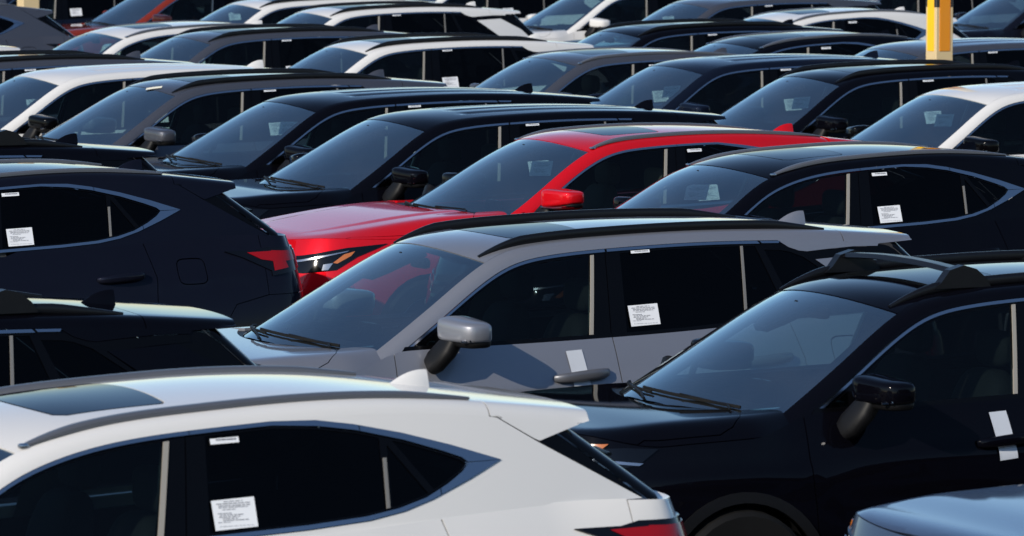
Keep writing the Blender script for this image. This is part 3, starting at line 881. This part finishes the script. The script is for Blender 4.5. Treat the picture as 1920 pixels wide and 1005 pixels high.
    for y0, y1 in ((.55, -.10), (.02, -.60)):
        mb = MB()
        pa = [(sc + .03 + .24 * ((y0 + (y1 - y0) * t) / .65) ** 2 - .005 + .02 * t, y0 + (y1 - y0) * t, 0) for t in np.linspace(0, 1, 9)]
        tube([(x, y, float(B.T(x, y)) + .011) for x, y, _ in pa], ring(.0055, .008, 6), mb)
        i_w = K.add('wiper', mb, 'rubber')
        arm = [(sc - .03 + .22 * (y0 / .65) ** 2, y0 + .03), (sc + .0 + .22 * (y0 / .65) ** 2, y0 - .05), (pa[4][0], pa[4][1])]
        K.add('wiper_arm', tube([(x, y, max(float(B.T(x, y)), float(B.H(x, y)) - .01) + .018) for x, y in arm], ring(.007, .006, 6)), 'plastic_black', i_w)
    # --- lamps, grille, plate
    s0 = B.s0
    zf = zt(s0)
    lt = fc + (.22 if k == 'A' else .26)
    if k == 'A':
        hl = [(s0 + .46, zf - .085), (s0 + .70, zf - .055), (fc - .06, zt(fc) - .012), (lt - .12, zt(lt) - .015), (fc + .0, zf - .12), (s0 + .72, zf - .185), (s0 + .47, zf - .17)]
    else:
        hl = [(s0 + .40, zf - .115), (s0 + .70, zf - .088), (fc, zt(fc) - .062), (lt + .04, zt(lt + .04) - .030), (fc + .07, zf - .095), (fc - .08, zf - .180), (s0 + .72, zf - .205), (s0 + .42, zf - .200)]
    hi = K.lr('headlight', panel(W, hl, step=.04, gap=0, flange=.02, off=.007), 'lamp_black')
    strip_ = [(hl[0][0] + .03, hl[0][1] - .035), (hl[1][0], hl[1][1] - .028), (fc + .02, zt(fc) - .080), (fc - .0, zt(fc) - .090), (hl[1][0], hl[1][1] - .042), (hl[0][0] + .03, hl[0][1] - .052)]
    K.lr('light_strip', panel(W, strip_, step=.04, gap=0, flange=.004, off=.011), 'lamp_silver', hi)
    am = [(fc - .02, zt(fc) - .105), (fc + .06, zt(fc) - .085), (fc + .03, zt(fc) - .115), (fc - .07, zt(fc) - .165), (fc - .10, zt(fc) - .160)]
    if k == 'A':
        am = [(fc - .25, zt(fc - .2) - .030), (fc - .15, zt(fc - .15) - .020), (fc - .18, zt(fc - .2) - .046), (fc - .24, zt(fc - .2) - .058)]
    K.lr('amber_reflector', panel(W, am, step=.04, gap=0, flange=.004, off=.010), 'lamp_amber', hi)
    pj = [(fc - .17, zf - .145), (fc - .10, zf - .135), (fc - .135, zf - .18), (fc - .18, zf - .185)]
    K.lr('projector', panel(W, pj, step=.04, gap=0, flange=.004, off=.010), 'lamp_silver', hi)
    gr = panel(W, [(s0, .36), (s0 + .42, .36), (s0 + .50, .50), (s0 + .40, zf - .10), (s0, zf - .07)], step=.05, gap=0, flange=.01, off=.006).both()
    gi_ = K.add('grille', gr, 'plastic_black')
    for j in range(6):
        z = .42 + j * (zf - .58) / 5
        K.add('grille_bar', panel(W, [(s0, z), (s0 + .40, z), (s0 + .40, z + .022), (s0, z + .022)], step=.06, gap=0, flange=.008, off=.016).both(), 'trim_black', gi_)
    fog = panel(W, [(s0 + .56, .36), (fc - .04, .42), (fc + .02, .58), (s0 + .66, .55)], step=.05, gap=0, flange=.012, off=.008)
    K.lr('fog_lamp_bezel', fog, 'plastic_black')
    lx = ax2 + (.60 if k == 'B' else .72); e = B.s1
    if k == 'B':
        tl = [(lx, 1.112), (lx + .20, 1.112), (xt + .02, 1.128), (e - .34, 1.12), (e - .36, 1.03), (xt + .04, .955), (lx + .30, .985), (lx + .12, 1.07)]
        reds = [[(lx + .15, 1.100), (lx + .37, 1.106), (lx + .37, 1.035), (lx + .24, 1.055)], [(lx + .40, 1.105), (xt + .06, 1.108), (xt + .06, .985), (lx + .44, 1.0)], [(xt + .09, 1.105), (e - .36, 1.10), (e - .37, 1.05), (xt + .09, 1.04)]]
    else:
        tl = [(lx, 1.05), (xt + .02, 1.08), (e - .38, 1.06), (e - .42, .97), (xt, .92), (lx + .05, .97)]
        reds = [[(lx + .05, 1.035), (xt, 1.06), (xt, .95), (lx + .09, .985)], [(xt + .03, 1.055), (e - .41, 1.04), (e - .43, .985), (xt + .03, .94)]]
    ti_ = K.lr('taillight', panel(W, tl, step=.04, gap=0, flange=.02, off=.010), 'lamp_black')
    for r_ in reds:
        K.lr('red_lens', panel(W, r_, step=.04, gap=0, flange=.004, off=.014), 'lamp_red', ti_)
    K.add('plate_recess', panel(W, [(e - .28, .70), (e, .70), (e, .84), (e - .27, .84)], step=.07, gap=0, flange=.01, off=.006).both(), 'plastic_black', i_tg)
    # rear wiper
    xw = xe + sp['rear_sweep'] + .02
    K.add('rear_wiper', tube([(xw - .02, .02, float(B.T(xw - .02, .02)) + .02), (xw - .06, .10, float(B.T(xw - .06, .10)) + .03), (xw - .13, .36, float(B.T(xw - .13, .36)) + .02)], lambda t: ring(.022 - .012 * t, .018 - .010 * t, 8)), 'plastic_black', i_rg)
    # --- mirrors
    mx, my, mz = sp.get('mirror', (1.60, .98, zb(1.6) + .112) if k == 'A' else (c1 + .30, 1.02, zb(c1 + .3) + .13))
    def shape(p):
        x, y, z = p
        t = (y + .138) / .276
        z2 = z * (1.0 - .20 * t) - .014 * t - .010 * max(0, z / .066) * (x / .112) ** 2
        x2 = x * (1 - .28 * t) + .045 * t
        if k != 'A':
            z2 = z * (1.08 - .42 * t) + .016 * (t - .4); x2 = x * (1 - .30 * t) + .07 * t
        return (x2, y, z2)
    capm = superq((mx, my, mz), (.112, .138, .066), .36, .55, 28, 16, None, shape)
    def folded(mb):
        r = mb.mirrored()
        if sp.get('ribs'): return r
        a = R(-84); px, py = mx + .06, -(my - .17)
        q = []
        for x, y, z in r.v:
            dx, dy = x - px, y - py
            q.append((px + dx * math.cos(a) + dy * math.sin(a), py - dx * math.sin(a) + dy * math.cos(a), z))
        r.v = q
        return r
    def lrm(name, mb, mat, parent=(None, None), sharp=38):
        return K.add(name, mb, mat, parent[0], sharp), K.add(name, folded(mb), mat, parent[1], sharp)
    mi = lrm('mirror', capm, P if sp.get('mirror_paint', True) else 'trim_black', (None, None), 70)
    low = superq((mx + .012, my - .004, mz - .050), (.098, .130, .040), .5, .6, 18, 8, None, shape)
    lrm('mirror_base', low, 'plastic_black', mi, 70)
    rim_z = mz - .052
    lrm('mirror_trim', tube([(mx - .02, my + .118, rim_z + .002), (mx + .05, my + .116, rim_z + .004), (mx - .055, my + .095, rim_z - .002)][::-1] if k == 'A' else [(mx - .09, my - .10, rim_z - .012), (mx - .075, my + .04, rim_z - .008), (mx - .04, my + .11, rim_z - .002), (mx + .05, my + .118, rim_z)], ring(.008, .007, 6)), 'chrome', mi)
    lrm('mirror_glass', box((mx + .092, my - .01, mz - .006), (.006, .085, .042)), 'lamp_silver', mi)
    zs = mz - .112
    stalk = tube([(mx - .115, .845, zs - .085), (mx - .10, .875, zs - .055), (mx - .055, .915, zs + .01), (mx - .02, .935, zs + .065)], lambda t: ring(.034 + .038 * math.sin(math.pi * min(1, .15 + .75 * t)), .034 + .012 * t, 12, .7), None, (1, 0, 0))
    K.lr('mirror_stalk', stalk, 'plastic_black', mi, 60)
    # --- handles
    for door, xh, zh in ((fd, c2 - .225, .955), (rd, c3 - .20, .985)):
        y = float(W(xh, zh)[1])
        pl_ = [(xh + .15 * math.cos(a) * 1.0, zh + .006 + .034 * math.sin(a)) for a in np.linspace(0, 2 * math.pi, 20, endpoint=False)]
        K.lr('handle_cup', panel(W, pl_, step=.06, gap=0, flange=0, off=.0015), 'PAINT', door)
        hp_ = [(xh - .150, y + .004, zh - .008), (xh - .135, y + .022, zh - .007), (xh - .09, y + .034, zh - .004), (xh - .02, y + .042, zh + .002), (xh + .07, y + .040, zh + .008), (xh + .125, y + .032, zh + .011), (xh + .146, y + .018, zh + .012), (xh + .152, y + .003, zh + .012)]
        K.lr('door_handle', tube(hp_, lambda t: ring(.013 + .006 * math.sin(math.pi * t), .017 + .010 * math.sin(math.pi * t), 12, .75)), 'HANDLE', door, 60)
    # --- wheels
    for xw_ in (ax1, ax2):
        for sg in (1, -1):
            c = (xw_, .83 * sg, .36)
            ty = lathe([(.24, -.10), (.335, -.105), (.355, -.09), (.362, -.05), (.362, .05), (.355, .09), (.335, .105), (.24, .10), (.24, -.10)], c, 30)
            wi = K.add('wheel', ty, 'rubber')
            rimm = lathe([(.245, .09 * sg), (.235, .095 * sg), (.225, .06 * sg), (.22, -.05 * sg)], c, 30)
            for j in range(5):
                a = 2 * math.pi * j / 5 + .3
                for da in (-.13, .13):
                    p0 = (c[0] + .05 * math.cos(a), c[1] + .075 * sg, c[2] + .05 * math.sin(a)); p1 = (c[0] + .23 * math.cos(a + da), c[1] + .085 * sg, c[2] + .23 * math.sin(a + da))
                    tube([p0, p1], ring(.014, .02, 6), rimm, (0, 1, 0))
            lathe([(.07, .06 * sg), (.07, .085 * sg), (.001, .09 * sg)], c, 14, rimm)
            K.add('rim', rimm, 'alloy', wi)
        well = MB()
        K.lr('wheel_arch_liner', grid([[(x, y, z) for x, z in arc(xw_, wz, ra + .002, -8, 188, 20)] for y in (.60, .86)], well), 'plastic_black')
        if k == 'A':
            K.lr('wheel_arch_trim', panel(W, arc(xw_, wz, ra + .045, -6, 186, 24) + arc(xw_, wz, ra - .004, 186, -6, 24), step=.05, gap=0, flange=.015, off=.012), 'plastic_black')
    # --- inside
    I = 'interior_dark'
    seat = 'interior_tan' if tan else I
    K.add('underbody', box((2.4, 0, .42), (1.95, .66, .16)), 'plastic_black')
    K.add('engine_bay', box((.62 if k == 'A' else X0 + .55, 0, .62), (.38, .55, .28)), 'plastic_black')
    K.lr('door_lining', panel(W, [(c1, .40)] + [(q, zt(q) - .012) for q in np.linspace(c1, xe, 20)] + [(xe, .40)], step=.12, gap=0, flange=0, off=-.085), I)
    db = sc + .14; zd = zb(c1) - .05
    K.add('dashboard', prism([(db, .55), (db, zd - .10), (db + .14, zd - .01), (db + .42, zd + .02), (db + .56, zd - .05), (db + .62, zd - .35), (db + .60, .55)], -.70, .70), I)
    K.add('screen', superq((db + .50, -.02, zd + .06), (.012, .12, .06), .3, .3, 10, 6), 'lamp_black')
    swc = np.array([db + .68, .37, zd + .0])
    rows = []
    for i in range(24):
        a = 2 * math.pi * i / 24; row = []
        for j in range(8):
            b = 2 * math.pi * j / 8; r = .175 + .016 * math.cos(b)
            u, v, w = r * math.cos(a), r * math.sin(a), .016 * math.sin(b)
            row.append(swc + np.array([w * .90 + v * .42, u, v * .90 - w * .42]))
        rows.append(row)
    swm = MB(); rows.append(rows[0]); grid(rows, swm, True)
    superq(tuple(swc), (.03, .06, .05), .6, .6, 10, 6, swm)
    for a in (-.1, math.pi + .1, -math.pi / 2):
        tube([tuple(swc), tuple(swc + np.array([.17 * math.sin(a) * .42, .17 * math.cos(a), .17 * math.sin(a) * .9]))], ring(.014, .012, 6), swm, (1, 0, .3))
    K.add('steering_wheel', swm, 'plastic_black')
    sx = c2 - .18
    for y in (.37, -.37):
        st = superq((sx - .22, y, .66), (.27, .25, .09), .5, .5, 14, 8)
        si = K.add('front_seat', st, seat)
        bk = superq((sx + .10, y, .93), (.075, .235, .30), .5, .5, 16, 10, None, lambda p: (p[0] + .26 * p[2], p[1] * (1 - .18 * max(0, p[2] / .3)), p[2]))
        K.add('seat_back', bk, seat, si)
        K.add('headrest', superq((sx + .215, y, zb(2.5) + .185), (.055, .135, .085), .55, .55, 14, 8), seat, si)
    si = K.add('rear_seat', superq((c3 - .32, 0, .66), (.26, .64, .09), .4, .4, 16, 8), seat)
    K.add('seat_back', superq((c3 - .02, 0, .93), (.075, .64, .28), .4, .4, 16, 8, None, lambda p: (p[0] + .30 * p[2], p[1], p[2])), seat, si)
    for y in (.42, 0, -.42):
        K.add('headrest', superq((c3 + .09, y, zb(3.5) + .10), (.05, .12, .075), .5, .5, 12, 6), seat, si)
    K.lr('pillar_trim', panel(S, [(c2 - .10, zb(c2) - .1), (c2 + .12, zb(c2) - .1), tp(c2 + .14, .02), tp(c2 - .02, .02)], step=.1, gap=0, flange=0, off=-.05), 'headliner')
    mirx = hdr + .02
    zm = float(B.T(mirx - .05, 0))
    rv = K.add('rear_view_mirror', superq((mirx, 0, zm - .085), (.018, .105, .030), .5, .5, 14, 6), 'plastic_black')
    K.add('mirror_mount', tube([(mirx - .12, 0, float(B.T(mirx - .12, 0)) - .012), (mirx - .02, 0, zm - .075)], ring(.02, .018, 8)), 'plastic_black', rv)
    sh_ = [(hdr - .30, -.055), (hdr - .30, .055), (hdr - .22, .10), (hdr - .02, .14), (hdr - .02, -.14), (hdr - .22, -.10)]
    K.add('sensor_housing', panel(ST, sh_, step=.06, gap=0, flange=.03, off=-.012), 'plastic_black', i_ws)
    # --- transport labels
    x0, z0, w, h = lab
    lbi = K.add('window_label', panel(S, [(x0, z0), (x0 + w, z0 + .003), (x0 + w, z0 + .003 + h), (x0, z0 + h)], step=.05, gap=0, flange=0, off=.004), 'paper')
    K.add('printed_text', text_rows(S, x0, z0, w, h, [(.9, .2, .9, .28)], .0055, 3), 'print_ink', lbi)
    x0, z0, w, h = sheet
    shi = K.add('window_sheet', panel(S, [(x0, z0), (x0 + w, z0 + .006), (x0 + w + .001, z0 + h + .006), (x0 - .001, z0 + h)], step=.05, gap=0, flange=0, off=.004), 'paper')
    K.add('printed_text', text_rows(S, x0, z0 + .003, w, h, SHEET_ROWS, .0055, 5), 'print_ink', shi)
    return B, K

# ------------------------------------------------------------------ the lot
def mesh_obj(name, mb, mat, parent=None, sharp=38, **props):
    o = bpy.data.objects.new(name, mb.mesh(name, sharp)); o.data.materials.append(MATS[mat]); COL.objects.link(o)
    if parent: o.parent = parent
    for a, b in props.items(): o[a] = b
    return o

g = MB(False).add([(-900, -300, 0), (900, -300, 0), (900, 1500, 0), (-900, 1500, 0)], [(0, 1, 2, 3)])
mesh_obj('ground', g, 'asphalt', kind='structure')

def variant(sp, **kw):
    d = dict(sp); d.update(kw); return d
TYPES = {
    'rail': build_car(SPEC_A, rails='rail_black', sunroof=True),
    'bars': build_car(SPEC_A, rails='rail_black', sunroof=True, bars=True),
    'rib': build_car(variant(SPEC_A, ribs=True)),
    'sharp': build_car(SPEC_B, rails='rail_grey', sunroof=True),
    'large': build_car(SPEC_C, rails='rail_grey', sunroof=True, tan=True),
}
HEADING = 27.0
GROUP = 'cars parked in rows on the lot'

def add_part(car, parts, name, mb, mat, parent=None):
    o = bpy.data.objects.new(name, mb.mesh(name)); o.data.materials.append(MATS[mat]); COL.objects.link(o)
    o.parent = parent or car
    return o

def place(kind, colour, x, y, label, rot=0.0, mirror=None, handle=None, paper=False, far_black=False):
    B, K = TYPES[kind]
    car = bpy.data.objects.new('parked_car', None); COL.objects.link(car)
    car.empty_display_size = 0.3
    car.location = (x, y, 0); car.rotation_euler = (0, 0, R(HEADING + rot))
    car['label'] = label; car['category'] = 'car'; car['group'] = GROUP
    objs = []; nm_ = False
    for name, me, mat, par, lab in K.l:
        o = bpy.data.objects.new(name, me); COL.objects.link(o)
        o.parent = car if par is None else objs[par]
        m = mat
        if m == 'PAINT': m = colour
        if m == 'HANDLE': m = handle or colour
        if name == 'mirror' and mirror: m = mirror
        if name == 'mirror' and nm_ and far_black: m = 'trim_black'
        nm_ = nm_ or name == 'mirror'
        if not me.materials: me.materials.append(MATS[m])
        o.material_slots[0].link = 'OBJECT'; o.material_slots[0].material = MATS[m]
        if name in ('window_sheet', 'window_label'):
            o.location = (random.uniform(-.03, .03), 0, 0)
        objs.append(o)
    if paper:      # delivery sheet stuck inside the far front window, seen through the windshield
        x0 = 2.20 + random.uniform(-.02, .02); z0 = 1.262 + random.uniform(-.01, .01); k_ = random.uniform(-.008, .008)
        sh = panel(B.S_side, [(x0, z0 + k_), (x0 + .175, z0), (x0 + .178, z0 + .108), (x0 + .003, z0 + .108 + k_)], step=.05, gap=0, flange=0, off=.004).mirrored()
        p = add_part(car, objs, 'window_sheet', sh, 'paper_thin')
        tr = text_rows(B.S_side, x0 + .004, z0 + .003, .168, .10, SHEET_ROWS, .0025, 8).mirrored()
        add_part(car, objs, 'printed_text', tr, 'print_ink', p)
    return car, B, objs

CARS = [
 ('sharp', 'paint_white', -3.94, 17.62, 'large white SUV in the foreground with sunroof and grey roof rails'),
 ('bars', 'paint_black', -5.49, 20.74, 'black SUV roof and tail behind the white foreground SUV, left edge'),
 ('sharp', 'paint_graphite', -5.98, 30.47, 'dark navy SUV with pointed chrome window frame, tail facing the red car'),
 ('bars', 'paint_black', -6.69, 32.83, 'black SUV roof with shark fin just behind the dark navy one, left edge'),
 ('rail', 'paint_grey', -2.12, 25.58, 'light grey SUV in the centre with taped door handle and black rails'),
 ('bars', 'paint_black', -0.21, 22.79, 'black SUV with roof crossbars in the right foreground'),
 ('rail', 'paint_silver_blue', 1.42, 19.05, 'silver blue car of which only the hood shows, bottom right corner'),
 ('large', 'paint_red', -1.51, 34.87, 'bright red SUV with glass sunroof, the only bright red car'),
 ('sharp', 'paint_black', -0.49, 32.39, 'near-black SUV with pointed chrome window frame, right of the red car'),
 ('rib', 'paint_black', -2.63, 37.36, 'black SUV with ribbed bare roof directly behind the red car'),
 ('rib', 'paint_black', -3.54, 39.98, 'black SUV with ribbed bare roof, second behind the red car'),
 ('rail', 'paint_dark_grey', -4.83, 42.52, 'dark grey SUV with cream tape at the windshield top'),
 ('rib', 'paint_white', -5.98, 44.41, 'white SUV with bare roof and black mirrors at the left edge'),
 ('rail', 'paint_dark_grey', -7.25, 46.40, 'dark grey SUV with black rails behind the white left-edge SUV'),
 ('sharp', 'paint_dark_grey', -10.06, 62.81, 'dark grey SUV tail with pointed window frame, top left corner'),
 ('rib', 'paint_white', -9.26, 49.95, 'white car of which only a sliver of roof shows, far left edge'),
 ('sharp', 'paint_white', -6.43, 55.38, 'white SUV with sunroof at upper left, before the copper car'),
 ('rail', 'paint_dark_grey', -5.17, 53.35, 'dark grey SUV with black rails between two white SUVs, upper left'),
 ('rail', 'paint_white', -3.43, 50.80, 'white SUV with black rails and dark sunroof, upper centre'),
 ('large', 'paint_dark_grey', -1.42, 48.25, 'charcoal grey SUV with tan seats and grey rails, upper centre'),
 ('rib', 'paint_navy', -0.21, 46.46, 'dark navy SUV with ribbed bare roof behind the shark fin, right of centre'),
 ('rail', 'paint_black', 0.91, 44.31, 'black SUV with rails in front of the yellow pole'),
 ('rib', 'paint_white', 1.92, 41.13, 'white SUV with bare roof at the right edge'),
 ('rail', 'paint_white', -4.15, 61.10, 'white SUV with black rails and black rear pillar, top centre left'),
 ('rail', 'paint_white', -5.16, 64.21, 'white SUV at the top edge next to the copper car'),
 ('rib', 'paint_white', -0.70, 68.38, 'white SUV with white door mirror, top edge centre'),
 ('rib', 'paint_dark_grey', 0.55, 64.62, 'bluish dark grey SUV at the top edge, right of the white mirror'),
 ('rail', 'paint_black', -0.57, 54.95, 'black SUV with low black rails, upper right of centre'),
 ('sharp', 'paint_black', 0.42, 52.49, 'black SUV with silver rail tips, upper right'),
 ('sharp', 'paint_white', 1.16, 60.00, 'white SUV with sunroof left of the yellow pole'),
 ('rib', 'paint_dark_grey', 2.09, 50.34, 'dark grey SUV with bare roof behind the yellow pole'),
 ('rib', 'paint_graphite', 5.24, 68.97, 'dark SUV at the top right corner, right of the yellow pole'),
 ('rib', 'paint_white', -2.89, 71.76, 'white vehicle cut off by the top edge, centre, left of the white mirror'),
 ('rib', 'paint_navy', -9.04, 71.71, 'dark blue car behind the copper one, top left'),
 ('rail', 'paint_graphite', -10.60, 74.60, 'dark car farthest back at the top left corner'),
 ('rib', 'paint_grey', 3.26, 71.80, 'grey car cut off by the top edge beside the yellow pole'),
 ('rib', 'paint_graphite', 0.76, 76.70, 'dark car at the top edge behind the bluish dark grey SUV'),
 ('rib', 'paint_graphite', -5.39, 76.66, 'dark car at the top edge behind the white SUVs, left of centre'),
 ('rib', 'paint_copper', -6.70, 69.97, 'copper red SUV at the top edge, left'),
]
for i, (kd, c, x, y, lab) in enumerate(CARS):
    kw = {}
    if c == 'paint_white' and kd == 'rib' and 'mirror,' not in lab: kw['mirror'] = 'trim_black'
    if c == 'paint_grey': kw['handle'] = 'rail_grey'
    kw['far_black'] = c == 'paint_red'
    kw['paper'] = any(t in lab for t in ('bright red', 'right of the red', 'second behind', 'right edge', 'front of the yellow', 'behind the shark'))
    kw['rot'] = random.uniform(-.45, .45) if i > 7 else 0
    CARS[i] = (place(kd, c, x, y, lab, **kw), lab)

# protective tape over two door handles, a strip of cream tape on one windshield
def tape(entry, xa, xb, lift):
    (car, B, objs), _ = entry
    W = B.wrap; sh = .012
    up = [(xa - .012, 1.078), (xb - .012, 1.082), (xb, .975), (xa, .968)]
    lo = [(xa - .002, .932), (xb + .002, .938), (xb + .006, .872), (xa + .002, .864)]
    mb = panel(W, up, step=.03, gap=0, flange=0, off=.005)
    o = len(mb.v)
    mid = []
    for z, d in ((.970, .008), (.962, .045), (.948, .050), (.936, .034), (.934, .008)):
        for x in (xa, xb):
            p = W(np.array([x]), np.array([z]))[0]; mid.append((p[0], p[1] + d, p[2]))
    m2 = MB().add(mid, [(2 * i, 2 * i + 1, 2 * i + 3, 2 * i + 2) for i in range(4)])
    t = add_part(car, objs, 'handle_tape', mb, 'tape_white')
    add_part(car, objs, 'tape_fold', m2, 'tape_white', t)
    add_part(car, objs, 'tape_tail', panel(W, lo, step=.03, gap=0, flange=0, off=.006), 'tape_white', t)
tape(CARS[4], 2.285, 2.378, 0); tape(CARS[5], 2.285, 2.378, 0)
(car_, B_, ob_), _ = CARS[11]
for q_ in ([(1.80, .235), (1.825, .20), (1.93, .30), (1.905, .335)], ):
    add_part(car_, ob_, 'cream_tape', panel(B_.S_top, q_, step=.05, gap=0, flange=0, off=.006), 'tape_cream')

# ------------------------------------------------------------------ light poles
def pole(x, y, label, w=.095, panels=True, top=8.4):
    p = bpy.data.objects.new('marker_post', None); COL.objects.link(p)
    p.location = (x, y, 0); p.rotation_euler = (0, 0, R(HEADING))
    p['label'] = label; p['category'] = 'post'; p['group'] = 'painted posts on the lot'
    def bevbox(c, h, mat, name):
        mb = MB(False); x0, y0, z0 = c; a, b, d = h; e = .006
        o = [(-a, -b + e), (-a + e, -b), (a - e, -b), (a, -b + e), (a, b - e), (a - e, b), (-a + e, b), (-a, b - e)]
        n = 8; V = [(x0 + u, y0 + v, z0 - d) for u, v in o] + [(x0 + u, y0 + v, z0 + d) for u, v in o]
        F = [tuple(range(n - 1, -1, -1)), tuple(range(n, 2 * n))] + [(i, (i + 1) % n, (i + 1) % n + n, i + n) for i in range(n)]
        mb.add(V, F); ob = mesh_obj(name, mb, mat, p); return ob
    bevbox((0, 0, .2), (.28, .28, .2), 'concrete', 'footing')
    bevbox((0, 0, .4 + (top - .4) / 2), (w, w, (top - .4) / 2), 'pole_beige', 'shaft')
    for z, m1, m2 in ((2.12, 'pole_yellow', 'pole_orange'),) if panels else ():
        for nm, dx, dy, m in (('reflector_panel', -.0965, 0, m1), ('reflector_panel', 0, -.0965, m2), ('reflector_panel', .0965, 0, m1), ('reflector_panel', 0, .0965, m2)):
            bevbox((dx, dy, 2.33), (.003 + .056 * (dx == 0), .003 + .056 * (dy == 0), .65), m, nm)
    if panels: bevbox((0, 0, 2.45), (.0975, .0975, .35), 'pole_black', 'dark_band')
    bevbox((0, 0, top + .05), (w + .02, w + .02, .05), 'pole_black', 'cap')
    return p
pole(4.09, 48.5, 'yellow and orange post at upper right', top=4.3)
pole(-6.45, 67.6, 'beige post at the top left corner', .115, False, 3.6)
